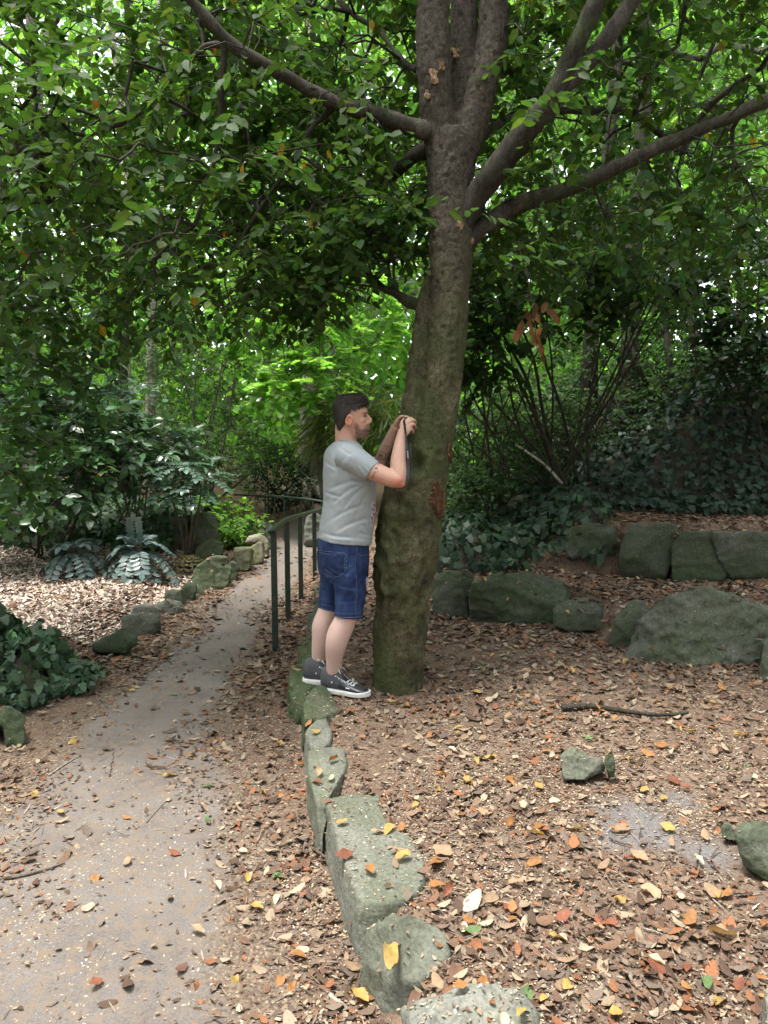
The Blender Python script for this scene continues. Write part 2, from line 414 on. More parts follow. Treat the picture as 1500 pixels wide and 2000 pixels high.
# ------------------------------------------------------------ the path, a worn grey sheet on the ground
_pl = [(-2.1, 0.7), (-2.0, 2), (-1.75, 3.5), (-1.72, 5), (-1.66, 7), (-1.62, 9), (-1.6, 11), (-1.62, 12.0), (-1.66, 13)]
_pr = [(-0.02, 0.7), (-0.22, 2), (-0.55, 3.2), (-0.86, 4.2), (-0.9, 5), (-0.86, 7), (-0.82, 9), (-0.8, 11), (-0.84, 12.0), (-0.9, 13)]
pl = spline(_pl, 220); pr = spline(_pr, 220); rows = []
for i in range(220):
    t = np.linspace(0, 1, 26)[:, None]; e = 0.04 * math.sin(i * 0.16) + 0.02 * math.sin(i * 0.43 + 1)
    a = pl[i] + [e, 0]; c = pr[i] + [0.02 * math.sin(i * 0.17) - 0.012 * math.cos(i * .41), 0]
    q = a * (1 - t) + c * t
    rows.append(np.column_stack([q, hgt(q[:, 0], q[:, 1]) + 0.006]))
V = np.concatenate(rows); ip = np.arange(220 * 26).reshape(220, 26)
Fp = np.stack([ip[:-1, :-1], ip[:-1, 1:], ip[1:, 1:], ip[1:, :-1]], -1).reshape(-1, 4)
m, nt_, b_ = newmat('worn_asphalt')
co_ = geo(nt_)
n1_ = tnoise(nt_, 2.4, 6, 0.6, co_, 0.3); n2_ = tnoise(nt_, 140, 4, 0.6, co_); n3_ = tnoise(nt_, 20, 5, 0.7, co_)
c_ = ramp(nt_, [(0.35, (0.108, 0.094, 0.085)), (0.65, (0.155, 0.138, 0.125))], n1_.outputs[0]).outputs[0]
c_ = mixc(nt_, 1.0, c_, ramp(nt_, [(0.3, (0.72,) * 3), (0.7, (1.25,) * 3)], n2_.outputs[0]).outputs[0], 'MULTIPLY')
dirt = ramp(nt_, [(0.46, (0, 0, 0)), (0.62, (0.8,) * 3)], n3_.outputs[0]).outputs[0]
c_ = mixc(nt_, dirt, c_, (0.165, 0.125, 0.09))
at_ = nd(nt_, 'ShaderNodeAttribute', attribute_name='Col')
ad_ = nd(nt_, 'ShaderNodeMath', operation='ADD'); nt_.links.new(at_.outputs['Fac'], ad_.inputs[0]); nt_.links.new(n3_.outputs[0], ad_.inputs[1])
ef_ = ramp(nt_, [(0.62, (0, 0, 0)), (1.0, (1, 1, 1))], ad_.outputs[0]).outputs[0]
vv_ = nd(nt_, 'ShaderNodeTexVoronoi', Scale=120.0); nt_.links.new(co_, vv_.inputs['Vector'])
so_ = ramp(nt_, [(0.0, (0.045, 0.032, 0.024)), (0.4, (0.10, 0.072, 0.052)), (0.8, (0.17, 0.128, 0.09)), (1.0, (0.3, 0.245, 0.18))], vv_.outputs['Color']).outputs[0]
c_ = mixc(nt_, ef_, c_, so_)
nt_.links.new(c_, b_.inputs['Base Color']); b_.inputs['Roughness'].default_value = 0.85; b_.inputs['Specular IOR Level'].default_value = 0.25
bump(nt_, n2_.outputs[0], b_, 0.5, 0.004)
eu_ = np.tile(np.linspace(0, 1, 26), 220); ed_ = np.clip(1 - np.minimum(eu_, 1 - eu_) / .2, 0, 1); ed_[:26] = 1
path = link('path', mesh_np('path', V, Fp, np.repeat(ed_[:, None], 3, 1)), MATS['worn_asphalt'])
tag(path, 'worn grey tarmac path running away between stone edgings', None, None, 'structure')
def path_mask(x, y):
    """1 on the bare middle of the path"""
    a = np.interp(y, pl[:, 1], pl[:, 0]); c = np.interp(y, pr[:, 1], pr[:, 0])
    t = (x - a) / (c - a)
    e = .12 * np.sin(y * 2.1 + 3 * np.sin(x * 1.7)) + .08 * np.sin(x * 5 + y * 4.3); near = sstep(3.6, 2.2, y)
    return sstep(0.1, 0.36, t + e) * sstep(.96, 0.66, t - e) * (y < 14) * (1 - .4 * near * sstep(-.25, .35, np.sin(x * 4.1 + 1.7 * np.sin(y * 2.9)) * np.sin(y * 3.7 + x * 2.3)))

# ------------------------------------------------------------ stones
STONES = []
def stone(top, bottom, label, mat='stone', group=None, vox=0.016, amp=0.02, seed=0, name='kerb_stone', chip=0.5, cat='stone', sm=2, flat=False, cut=.84):
    """a block between a top and a bottom outline (same count), roughened"""
    mb = MB(); top = np.asarray(top, float); bottom = np.asarray(bottom, float)
    mb.loft([bottom, bottom * 0.3 + top * 0.7 + 0.0, top])
    me = mb.mesh('s'); bm = bmesh.new(); bm.from_mesh(me); bmesh.ops.recalc_face_normals(bm, faces=bm.faces); bm.to_mesh(me); bm.free()
    me = remesh(me, vox, sm, 0.6)
    V = get_co(me); N = get_no(me); off = np.array([seed * 3.7, seed * 1.9, seed * 0.7])
    rs = np.random.default_rng(100 + seed); c = V.mean(0); hx = np.ptp(V, axis=0) / 2
    for _ in range(9):                                   # split faces
        nv = unit(rs.normal(size=3) * [1, 1, .45 if flat else .8] + [0, -.1, 0 if flat else .15]); ext = np.sqrt(((nv * hx) ** 2).sum()); pr = (V - c) @ nv
        V = V - np.maximum(0, pr - ext * rs.uniform(cut, 1.0))[:, None] * nv * .85
    set_co(me, V); N = get_no(me)
    d = fbm(V + off, 4.5, 5, 0.8) * amp * .6 + fbm(V + off, 24, 3) * amp * .22 + np.abs(fbm(V + off * 2, 11, 4)) * -amp * chip
    st = np.sin((V[:, 2] + 0.05 * nz(V, 6, seed)) * 60) * amp * 0.08
    set_co(me, V + N * (d + st)[:, None])
    o = link(name, me, MATS[mat]); c = np.append(bottom[:, :2].mean(0), bottom[:, 2].min()); rebase(o, c)
    tag(o, label, cat, group); STONES.append(o); return o
def top_stone(out, ztop, zbot, label, grow=0.02, cut=.94, **kw):
    """outline of the top face as seen; the sides run down to zbot"""
    zt = np.full(len(out), ztop) if np.isscalar(ztop) else np.asarray(ztop)
    T = np.array([G(a, b, z) for (a, b), z in zip(out, zt)])
    c = T.mean(0); B = T.copy(); B[:, :2] = c[:2] + (T[:, :2] - c[:2]) * (1 + grow / 0.15); B[:, 2] = zbot
    return stone(T, B, label, flat=True, cut=cut, **kw)
def face_stone(out, Y, thick, label, lean=0.05, wide=1.12, **kw):
    """outline of the front face as seen, Y metres away, running back by thick"""
    oc = np.mean(out, 0); out = [(oc[0] + (a - oc[0]) * wide, b) for a, b in out]
    Fp_ = np.array([P(a, b, Y) for a, b in out]); Bk = np.array([P(a, b, Y + thick) for a, b in out])
    Fp_[:, 1] += (Fp_[:, 2] - Fp_[:, 2].min()) * lean
    c = Bk.mean(0); Bk = c + (Bk - c) * np.array([0.8, 1, 0.86]); Bk[:, 2] -= .05 * thick
    o = stone(Fp_, Bk, label, **kw)
    return o
KG = 'rough stones edging the bank right of the path'
top_stone([(786, 1945), (812, 1912), (870, 1896), (960, 1894), (1016, 1930), (1056, 1990), (1046, 2070), (900, 2110), (796, 2060)], [.18, .25, .29, .30, .27, .21, .2, .2, .18], -0.1, 'rounded grey green boulder cut by the bottom edge of the picture', seed=1, group=KG, amp=0.03, grow=0.03, cut=.99)
top_stone([(716, 1795), (755, 1774), (800, 1776), (850, 1792), (892, 1832), (876, 1866), (836, 1894), (792, 1926), (752, 1900), (706, 1868)], [.13, 0.27, 0.25, 0.22, 0.19, 0.185, 0.17, 0.13, .13, .10], -0.05, 'pointed grey green wedge stone at the near end of the flat slab', seed=2, group=KG, amp=0.018, grow=0.02, cut=.99)
top_stone([(636, 1560), (690, 1546), (742, 1545), (752, 1590), (772, 1622), (806, 1634), (828, 1668), (830, 1715), (812, 1750), (770, 1758), (728, 1772), (697, 1752), (664, 1660)], 0.178, -0.03, 'large flat kerb slab scattered with straw coloured seeds', seed=3, group=KG, amp=0.014, grow=0.02)
top_stone([(602, 1462), (650, 1456), (680, 1462), (686, 1482), (668, 1510), (652, 1540), (628, 1580), (616, 1560), (600, 1500)], 0.18, -0.03, 'narrow grey kerb stone behind the large flat slab', seed=4, group=KG, amp=0.014, grow=0.015)
top_stone([(600, 1398), (645, 1393), (650, 1425), (646, 1452), (606, 1462), (596, 1430)], 0.19, -0.03, 'small squarish green kerb stone below the mossy wedge', seed=5, group=KG, amp=0.012, grow=0.012)
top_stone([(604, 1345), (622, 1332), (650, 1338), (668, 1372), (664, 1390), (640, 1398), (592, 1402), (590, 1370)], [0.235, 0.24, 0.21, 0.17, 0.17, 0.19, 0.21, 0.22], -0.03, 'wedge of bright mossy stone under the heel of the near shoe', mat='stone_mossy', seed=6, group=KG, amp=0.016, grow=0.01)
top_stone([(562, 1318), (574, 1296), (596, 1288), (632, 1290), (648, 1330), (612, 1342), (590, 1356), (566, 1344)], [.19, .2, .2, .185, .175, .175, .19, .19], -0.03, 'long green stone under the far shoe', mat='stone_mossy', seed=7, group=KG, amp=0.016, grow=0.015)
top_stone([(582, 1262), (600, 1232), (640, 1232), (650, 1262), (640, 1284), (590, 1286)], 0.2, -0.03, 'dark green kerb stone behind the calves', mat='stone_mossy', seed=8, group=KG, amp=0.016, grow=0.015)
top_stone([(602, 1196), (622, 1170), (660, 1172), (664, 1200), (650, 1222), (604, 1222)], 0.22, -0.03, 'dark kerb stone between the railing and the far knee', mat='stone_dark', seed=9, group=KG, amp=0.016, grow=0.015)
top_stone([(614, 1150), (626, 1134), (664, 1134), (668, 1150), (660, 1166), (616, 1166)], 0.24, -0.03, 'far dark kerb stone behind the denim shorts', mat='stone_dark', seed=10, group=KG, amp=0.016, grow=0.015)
TG = 'dark boulders of the low terrace edge'
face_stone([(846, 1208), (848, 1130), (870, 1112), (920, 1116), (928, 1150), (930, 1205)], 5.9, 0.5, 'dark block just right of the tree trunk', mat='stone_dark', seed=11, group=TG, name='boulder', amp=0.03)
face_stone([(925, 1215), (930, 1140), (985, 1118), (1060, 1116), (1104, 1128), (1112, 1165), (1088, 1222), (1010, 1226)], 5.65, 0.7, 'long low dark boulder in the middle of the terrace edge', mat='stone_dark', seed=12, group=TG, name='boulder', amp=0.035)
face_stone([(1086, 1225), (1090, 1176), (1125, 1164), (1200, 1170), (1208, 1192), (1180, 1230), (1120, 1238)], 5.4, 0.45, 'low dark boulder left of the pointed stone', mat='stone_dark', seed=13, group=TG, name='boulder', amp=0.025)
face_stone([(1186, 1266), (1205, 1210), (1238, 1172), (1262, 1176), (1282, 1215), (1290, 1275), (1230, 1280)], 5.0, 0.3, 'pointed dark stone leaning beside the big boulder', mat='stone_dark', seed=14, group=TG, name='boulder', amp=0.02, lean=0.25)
face_stone([(1232, 1345), (1240, 1270), (1272, 1212), (1330, 1180), (1400, 1160), (1460, 1176), (1530, 1190), (1560, 1260), (1530, 1330), (1400, 1345)], 4.6, 0.75, 'largest pale green boulder at the right edge', mat='stone_boulder', seed=15, group=TG, name='boulder', amp=0.045, lean=0.45)
face_stone([(1496, 1345), (1490, 1300), (1498, 1240), (1530, 1230), (1620, 1240), (1620, 1350)], 4.35, 0.5, 'dark boulder half out of the frame right of the biggest one', mat='stone_dark', seed=16, group=TG, name='boulder', amp=0.03, lean=0.2)
RG = 'upright blocks of the upper terrace wall'
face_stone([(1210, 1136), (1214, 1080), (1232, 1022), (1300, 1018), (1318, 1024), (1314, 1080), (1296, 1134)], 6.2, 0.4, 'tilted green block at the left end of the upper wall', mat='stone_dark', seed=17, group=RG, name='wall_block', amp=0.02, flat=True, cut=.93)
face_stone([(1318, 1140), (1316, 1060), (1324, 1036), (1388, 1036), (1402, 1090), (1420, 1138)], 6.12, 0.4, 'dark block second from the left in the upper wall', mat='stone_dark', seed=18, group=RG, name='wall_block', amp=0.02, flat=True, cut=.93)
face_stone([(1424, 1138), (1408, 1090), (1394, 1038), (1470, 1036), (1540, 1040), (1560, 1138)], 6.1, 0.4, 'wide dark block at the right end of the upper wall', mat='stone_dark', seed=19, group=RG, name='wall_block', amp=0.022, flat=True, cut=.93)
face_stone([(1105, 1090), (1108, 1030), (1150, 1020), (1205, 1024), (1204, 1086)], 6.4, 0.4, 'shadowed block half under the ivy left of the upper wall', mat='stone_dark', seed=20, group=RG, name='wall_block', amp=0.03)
face_stone([(990, 1024), (994, 976), (1015, 962), (1050, 970), (1062, 1000), (1060, 1030)], 8.0, 0.4, 'weathered rock standing in the ivy behind the tree', mat='stone', seed=21, name='rock', amp=0.035)
face_stone([(870, 1090), (880, 1062), (910, 1050), (940, 1066), (945, 1095)], 7.3, 0.4, 'pale low rock in the undergrowth right of the trunk', mat='stone', seed=22, name='rock', amp=0.03)
BG = 'small stones lying in the litter at right'
face_stone([(1104, 1522), (1102, 1480), (1118, 1464), (1150, 1482), (1180, 1490), (1184, 1508), (1140, 1524)], 3.06, 0.16, 'small grey wedge stone lying in the litter', seed=23, group=BG, name='small_stone', amp=0.012, vox=0.008, lean=0.6)
face_stone([(1186, 1524), (1184, 1490), (1188, 1470), (1200, 1470), (1204, 1500), (1200, 1520)], 3.06, 0.06, 'thin dark stone chip standing beside the small wedge stone', mat='stone_dark', seed=24, group=BG, name='small_stone', amp=0.008, vox=0.006, lean=0.3)
face_stone([(1462, 1700), (1460, 1640), (1480, 1625), (1540, 1640), (1560, 1720), (1500, 1725)], 2.33, 0.2, 'dark stone at the right edge near the pale stick', mat='stone_dark', seed=25, group=BG, name='small_stone', amp=0.014, vox=0.009, lean=0.7)
face_stone([(1412, 1642), (1412, 1618), (1428, 1612), (1450, 1634), (1452, 1648)], 2.58, 0.06, 'little dark stone under the end of the pale stick', mat='stone_dark', seed=26, group=BG, name='small_stone', amp=0.008, vox=0.006, lean=0.7)
top_stone([(1490, 1925), (1530, 1905), (1600, 1930), (1600, 2060), (1500, 2060)], 0.24, 0.0, 'pale stone in the bottom right corner', seed=27, group=BG, name='small_stone', amp=0.014, vox=0.01)
LG = 'stones edging the left side of the path'
L_ = [
    ([(182, 1266), (186, 1252), (240, 1228), (262, 1234), (262, 1254), (240, 1272)], 5.55, 0.22, 'dark flat slab nearest the ivy in the left edging', 'stone_dark'),
    ([(238, 1234), (242, 1210), (300, 1202), (312, 1222), (285, 1240)], 6.15, 0.26, 'flat stone second from the ivy in the left edging', 'stone_dark'),
    ([(255, 1208), (258, 1192), (280, 1186), (308, 1196), (311, 1222), (294, 1220)], 6.5, 0.22, 'rounded stone third from the ivy in the left edging', 'stone'),
    ([(302, 1200), (306, 1186), (330, 1176), (352, 1182), (358, 1194), (330, 1206)], 6.85, 0.25, 'low flat pale stone in the left edging', 'stone'),
    ([(322, 1178), (324, 1160), (358, 1156), (362, 1180), (340, 1184)], 7.15, 0.2, 'squarish stone below the brown fern in the left edging', 'stone_dark'),
    ([(352, 1178), (354, 1152), (366, 1140), (380, 1150), (382, 1178), (366, 1184)], 7.35, 0.2, 'upright stone beside the squarish one in the left edging', 'stone_dark'),
    ([(378, 1176), (378, 1154), (392, 1150), (400, 1166), (392, 1178)], 7.6, 0.2, 'small stone at the foot of the mossy boulder', 'stone_dark'),
    ([(376, 1148), (380, 1118), (404, 1094), (436, 1094), (446, 1120), (440, 1140), (400, 1160)], 7.9, 0.5, 'large mossy boulder in the left edging', 'stone_mossy'),
    ([(380, 1100), (384, 1072), (410, 1058), (430, 1066), (432, 1096)], 8.7, 0.5, 'mossy rock behind the large mossy boulder', 'stone_mossy'),
    ([(432, 1136), (436, 1116), (450, 1100), (466, 1108), (462, 1128), (446, 1136)], 8.3, 0.25, 'small dark stone right of the large mossy boulder', 'stone_dark'),
    ([(456, 1108), (458, 1072), (480, 1072), (494, 1078), (492, 1104), (478, 1110)], 8.9, 0.25, 'square tan stone in the left edging', 'stone_tan'),
    ([(488, 1098), (488, 1072), (504, 1062), (516, 1068), (514, 1092), (500, 1098)], 9.3, 0.25, 'rounded tan stone behind the square one', 'stone_tan'),
    ([(480, 1066), (486, 1054), (506, 1046), (520, 1060), (526, 1084), (516, 1090), (506, 1066)], 9.7, 0.3, 'flat capped stone near the far end of the left edging', 'stone_tan'),
    ([(505, 1044), (508, 1030), (520, 1024), (536, 1036), (534, 1052)], 10.4, 0.3, 'far dark stone at the end of the left edging', 'stone_dark'),
    ([(372, 1048), (376, 1012), (398, 1004), (420, 1008), (420, 1050)], 9.6, 0.4, 'dark block among the shrubs behind the mossy boulder', 'stone_dark'),
    ([(595, 1032), (598, 1014), (610, 1006), (626, 1014), (628, 1034)], 10.6, 0.3, 'grey rock on the far bank behind the railing', 'stone'),
    ([(0, 1420), (-40, 1440), (-40, 1400), (10, 1392), (42, 1405), (40, 1450), (10, 1465)], 3.95, 0.25, 'dark rock half hidden under the ivy at the left edge', 'stone_dark'),
]
for i, (o_, Y_, t_, l_, m_) in enumerate(L_):
    o_ = np.array(o_, float); zb = P(o_[:, 0].mean(), o_[:, 1].max(), Y_)
    dz = hgt(zb[0], zb[1]) - zb[2]                        # keep the foot in the soil
    Y_ *= .965; o_[o_[:, 1] > o_[:, 1].mean(), 1] += max(0, -dz) / PX(Y_) + 6; o_[o_[:, 1] < o_[:, 1].mean(), 1] -= 5
    face_stone(o_, Y_, t_, l_, mat=m_, seed=30 + i, group=LG if i < 14 else None, name='edging_stone' if i < 14 else 'rock', amp=0.02, vox=0.016, lean=0.25, wide=1.18, cut=.9)
# ------------------------------------------------------------ leaves
def oval_tmpl(fold=0.12, curl=0.15, w1=0.42, w2=0.36, p=0.3, q=0.68, twist=0.0):
    def pt(t, s): return (t, s, abs(s) * fold - curl * t * t + twist * s * t)
    V = [pt(0, 0), pt(p, 0), pt(q, 0), pt(1, 0), pt(p, w1), pt(q, w2), pt(p, -w1), pt(q, -w2)]
    F = [(0, 6, 1), (0, 1, 4), (1, 6, 7), (1, 7, 2), (1, 2, 5), (1, 5, 4), (2, 7, 3), (2, 3, 5)]
    return np.array(V, float), np.array(F)
def star_tmpl(out, fold=0.05, curl=0.1):
    V = [(0.42, 0, 0.03)] + [(t, s, abs(s) * fold - curl * (t - 0.3) ** 2) for t, s in out]
    n = len(out); F = [(0, 1 + i, 1 + (i + 1) % n) for i in range(n)]
    return np.array(V, float), np.array(F)
def fine_tmpl(fold, curl, w, q=.45, twist=0., ser=.0, wave=.0):
    t = np.array([0, .1, .25, .45, .65, .82, .93, 1.0]); wd = w * (np.sin(np.pi * t ** (math.log(.5) / math.log(q)))) ** .8; wd[0] = .02; wd[-1] = 0.0
    V = []; F = []
    for i, (a, b) in enumerate(zip(t, wd)):
        b = b * (1 + ser * (1 if i % 2 else -1))
        for s in (-b, 0, b): V.append((a, s, abs(s) * fold - curl * a * a + twist * s * a + wave * math.sin(a * 9) * s))
    for i in range(len(t) - 1):
        k = i * 3
        for j in (0, 1): F += [(k + j, k + j + 1, k + j + 4), (k + j, k + j + 4, k + j + 3)]
    return np.array(V, float), np.array(F)
OVAL = oval_tmpl()
FINE = [fine_tmpl(.35, .25, .46), fine_tmpl(-.2, -.22, .48, .5, 0, .06), fine_tmpl(.5, -.1, .42, .45, .5, .05, .25), fine_tmpl(.15, .4, .46, .55, -.5, .0, .3), fine_tmpl(.05, -.08, .52, .42, .1, .08, .15)]
FLAT = oval_tmpl(0.04, 0.06)
CURLS = [oval_tmpl(0.35, 0.25), oval_tmpl(-0.2, -0.25, 0.46, 0.34), oval_tmpl(0.5, -0.1, 0.36, 0.3, 0.3, 0.65, 0.4), oval_tmpl(0.15, 0.4, 0.4, 0.44, 0.28, 0.7, -0.4), oval_tmpl(0.05, -0.1, 0.5, 0.34)]
IVY = star_tmpl([(0, 0.05), (-0.08, 0.3), (0.2, 0.55), (0.38, 0.34), (0.62, 0.36), (1.0, 0), (0.62, -0.36), (0.38, -0.34), (0.2, -0.55), (-0.08, -0.3), (0, -0.05)])
MAPLE = star_tmpl([(0, 0.03), (0.05, 0.35), (0.22, 0.3), (0.42, 0.62), (0.5, 0.28), (0.82, 0.34), (0.75, 0.14), (1.0, 0), (0.75, -0.14), (0.82, -0.34), (0.5, -0.28), (0.42, -0.62), (0.22, -0.3), (0.05, -0.35), (0, -0.03)])

def frame(d, n):
    d = unit(d); n = n - (n * d).sum(-1, keepdims=True) * d; n = unit(n); return d, n, np.cross(n, d)
class Leaves:
    def __init__(s): s.a = []
    def add(s, pos, d, n, L, W, col):
        N = len(pos); bc = lambda v: np.broadcast_to(np.asarray(v, float), (N,)).copy()
        s.a.append((np.asarray(pos, float), np.asarray(d, float), np.asarray(n, float), bc(L), bc(W), np.broadcast_to(np.asarray(col, float), (N, 3)).copy()))
    def cat(s): return [np.concatenate(z) for z in zip(*s.a)]
    def emit(s, parent, mat, tmpl=OVAL, singles=300, part='leaf', mass='foliage', bin_px=26, minpx=8.0, keep=None, top=None):
        pos, d, n, L, W, col = s.cat(); d, n, sd = frame(d, n)
        if keep is not None:
            k = keep(pos); pos, d, n, sd, L, W, col = [z[k] for z in (pos, d, n, sd, L, W, col)]
        pick = np.zeros(len(pos), bool)
        if singles:
            x, y, z = project(pos + d * L[:, None] * 0.5)
            ok = (z > 0.5) & (x > 5) & (x < 1495) & (y > 5) & (y < 1995) & (L * FPX / z > minpx)
            ii = np.where(ok)[0]; ii = ii[np.argsort(z[ii])]
            key = (x[ii] // bin_px).astype(int) * 1000 + (y[ii] // bin_px).astype(int)
            _, first = np.unique(key, return_index=True)
            ii = ii[np.sort(first)]
            ii = ii[np.argsort(-(L[ii] / z[ii]))][:singles]
            pick[ii] = True
            s.place(ii, pos, d, n, sd, L, W, col, parent, mat, tmpl, part, top)
        r = ~pick; o = None
        if r.any():
            tv, tf = tmpl
            V = pos[r][:, None] + (tv[None, :, 0:1] * L[r][:, None, None]) * d[r][:, None] + (tv[None, :, 1:2] * W[r][:, None, None]) * sd[r][:, None] + (tv[None, :, 2:3] * L[r][:, None, None]) * n[r][:, None]
            k = len(tv); N = int(r.sum())
            F = (tf[None] + (np.arange(N) * k)[:, None, None]).reshape(-1, 3)
            me = mesh_np(mass, V.reshape(-1, 3), F, np.repeat(col[r], k, 0))
            o = link(mass, me, MATS[mat], parent); o['kind'] = 'stuff'
        return o
    def place(s, ii, pos, d, n, sd, L, W, col, parent, mat, tmpl, part, top=None):
        # alike single leaves share one of a few meshes, one for each tone
        tone = [tuple(np.round(c / 0.02) * 0.02) if len(ii) > 60 else tuple(c) for c in col[ii]]
        base = Vector((0, 0, 0)) if parent is None else world_loc(parent)
        cache = {}
        order = np.argsort([sum(t) for t in tone]); groups = np.array_split(order, min(10, len(order)))
        for g in groups:
            if not len(g): continue
            me = mesh_np(part, tmpl[0], tmpl[1], np.repeat([col[ii][g].mean(0)], len(tmpl[0]), 0))
            me.materials.append(MATS[mat]); me.polygons.foreach_set('use_smooth', np.ones(len(me.polygons), dtype=bool))
            for j in g:
                i = ii[j]; o = bpy.data.objects.new(part, me); COL.objects.link(o)
                M = Matrix.Identity(4)
                for r in range(3):
                    M[r][0] = d[i][r] * L[i]; M[r][1] = sd[i][r] * W[i]; M[r][2] = n[i][r] * L[i]; M[r][3] = pos[i][r] - base[r]
                o.parent = parent; o.matrix_basis = M
                if top is not None: top(o, col[i], pos[i], L[i])

def rand_dirs(n): return unit(RNG.normal(size=(n, 3)))
def tone(base, n, spread=0.22, hue=0.12):
    base = np.asarray(base, float)
    k = np.exp(RNG.normal(0, spread, (n, 1))); h = 1 + RNG.normal(0, hue, (n, 3)) * [1, 0.35, 1]
    return np.clip(base * k * h, 0.003, 0.9)

def spray(LV, base, d, length, n, L, W, col, droop=0.35, wob=0.5, face=None):
    """n leaves alternating along one twig; returns the twig's points"""
    d = unit(d); side = unit(np.cross(d, [0, 0, 1]) + 1e-6)
    t = np.linspace(0.12, 1, n); pts = base + d * (t * length)[:, None]; pts[:, 2] -= droop * length * t * t
    sg = np.where(np.arange(n) % 2, 1, -1)[:, None]
    ld = d * 0.55 + side * sg * 0.8 + RNG.normal(0, wob * 0.5, (n, 3)) + np.array([0, 0, -droop * 0.6])
    nn = np.array([0, 0, 1.0]) + RNG.normal(0, wob, (n, 3))
    if face is not None: nn = nn + np.asarray(face)
    LV.add(pts, ld, nn, L * RNG.uniform(0.7, 1.2, n), W * RNG.uniform(0.75, 1.2, n), col(n))
    return np.vstack([base, pts[n // 2], pts[-1]])

def crown(name_parent, skel, attract, bark, leafmat, L, W, col, n_leaf=(7, 12), tw=(0.22, 0.42), droop=0.4, tmpl=OVAL, singles=0, r0=0.0022, rmax=0.03, wob=0.5, keep=None, branches=True, branch_name='branches', face=None, mass='foliage', bin_px=26, extra=None, pick=None):
    """branches grown from the skeleton to each attraction point, a leafy twig at every point"""
    skel = np.asarray(skel, float); A = np.asarray(attract, float)
    d0 = np.min(np.linalg.norm(A[:, None] - skel[None], axis=2), axis=1) if len(A) * len(skel) < 4e6 else np.linalg.norm(A - skel.mean(0), axis=1)
    A = A[np.argsort(d0)]; n, m = len(A), len(skel)
    nodes = np.vstack([skel, A]); par = np.full(n + m, -1); depth = np.zeros(n + m)
    for i in range(m, m + n):
        dd = np.linalg.norm(nodes[:i] - nodes[i], axis=1) + 0.25 * depth[:i]
        j = int(np.argmin(dd)); par[i] = j; depth[i] = depth[j] + np.linalg.norm(nodes[j] - nodes[i])
    cnt = np.ones(n + m)
    for i in range(m + n - 1, m - 1, -1): cnt[par[i]] += cnt[i]
    rad = np.minimum(r0 * np.sqrt(cnt), rmax)
    LV = Leaves(); mb = MB()
    for i in range(m, m + n):
        a, b = nodes[par[i]], nodes[i]; v = b - a; l = np.linalg.norm(v) + 1e-9
        mid = (a + b) / 2 + RNG.normal(0, 0.06, 3) * l + np.array([0, 0, 0.05 * l])
        ra = min(rad[par[i]] if par[i] >= m else rad[i] * 1.3, rad[i] * 1.6)
        if branches: mb.tube([a, mid, b], [ra, (ra + rad[i]) / 2, rad[i]], 5 if rad[i] > 0.006 else 4, cap=False)
        dr = unit(v) * 0.8 + RNG.normal(0, 0.55, 3) * [1, 1, 0.5]
        k = RNG.integers(n_leaf[0], n_leaf[1] + 1)
        tp = spray(LV, b, dr, RNG.uniform(*tw), int(k), L, W, col, droop, wob, face)
        if branches: mb.tube(tp, [r0 * 1.1, r0 * 0.8, r0 * 0.5], 3, cap=False)
    if extra: extra(LV)
    if branches:
        o = mb.build(branch_name, MATS[bark], name_parent); o['kind'] = 'stuff'
    LV.emit(name_parent, leafmat, tmpl, singles, keep=keep, mass=mass, bin_px=bin_px)
def ellipsoid_pts(n, c, r, hollow=0.0):
    v = rand_dirs(n) * (hollow + (1 - hollow) * RNG.random((n, 1)) ** (1 / 3)); return np.asarray(c) + v * np.asarray(r)
def tubes_px(mb, pts, n=24, K=14):
    """limb through (px, py, Y, r_px) points"""
    q = spline(pts, n); W_ = np.array([P(a, b, c) for a, b, c, _ in q]); r = q[:, 3] * q[:, 2] / FPX
    mb.tube(W_, r, K); return W_, r
# ------------------------------------------------------------ the tree the person leans on
tree = empty('evergreen_tree', (P(779, 1358, 4.3)[0], 4.30, BANK), 'stout mossy tree with fused stems that the person in grey leans against', 'tree')
mb = MB(); SK = []
mainpts = [(778, 1400, 4.30, 56), (778, 1358, 4.30, 52), (779, 1310, 4.30, 51), (779, 1250, 4.30, 53), (783, 1180, 4.30, 58), (788, 1110, 4.30, 63), (797, 1040, 4.30, 64), (808, 980, 4.31, 62), (822, 920, 4.32, 56), (840, 860, 4.33, 46), (856, 780, 4.34, 40), (865, 700, 4.36, 40), (877, 600, 4.38, 38), (881, 500, 4.4, 41), (880, 400, 4.42, 40), (882, 300, 4.44, 46), (884, 260, 4.44, 44)]
W_, r_ = tubes_px(mb, mainpts, 60, 28); SK.append(W_[28:])
tubes_px(mb, [(778, 1010, 4.33, 36), (786, 930, 4.34, 33), (797, 850, 4.34, 25), (807, 780, 4.36, 22), (818, 700, 4.4, 19), (824, 640, 4.42, 17), (838, 570, 4.44, 18), (864, 510, 4.44, 16)], 30, 16)
SK.append(tubes_px(mb, [(872, 320, 4.44, 34), (856, 240, 4.42, 32), (848, 140, 4.4, 32), (846, 40, 4.4, 30), (850, -80, 4.4, 28), (852, -300, 4.4, 22)], 20, 16)[0])
SK.append(tubes_px(mb, [(890, 320, 4.48, 30), (900, 220, 4.54, 27), (907, 100, 4.56, 26), (908, -20, 4.6, 24), (930, -300, 4.7, 18)], 18, 16)[0])
SK.append(tubes_px(mb, [(892, 330, 4.42, 30), (922, 240, 4.42, 31), (945, 150, 4.43, 29), (962, 60, 4.44, 27), (970, -60, 4.44, 25), (1000, -300, 4.5, 18)], 18, 16)[0])
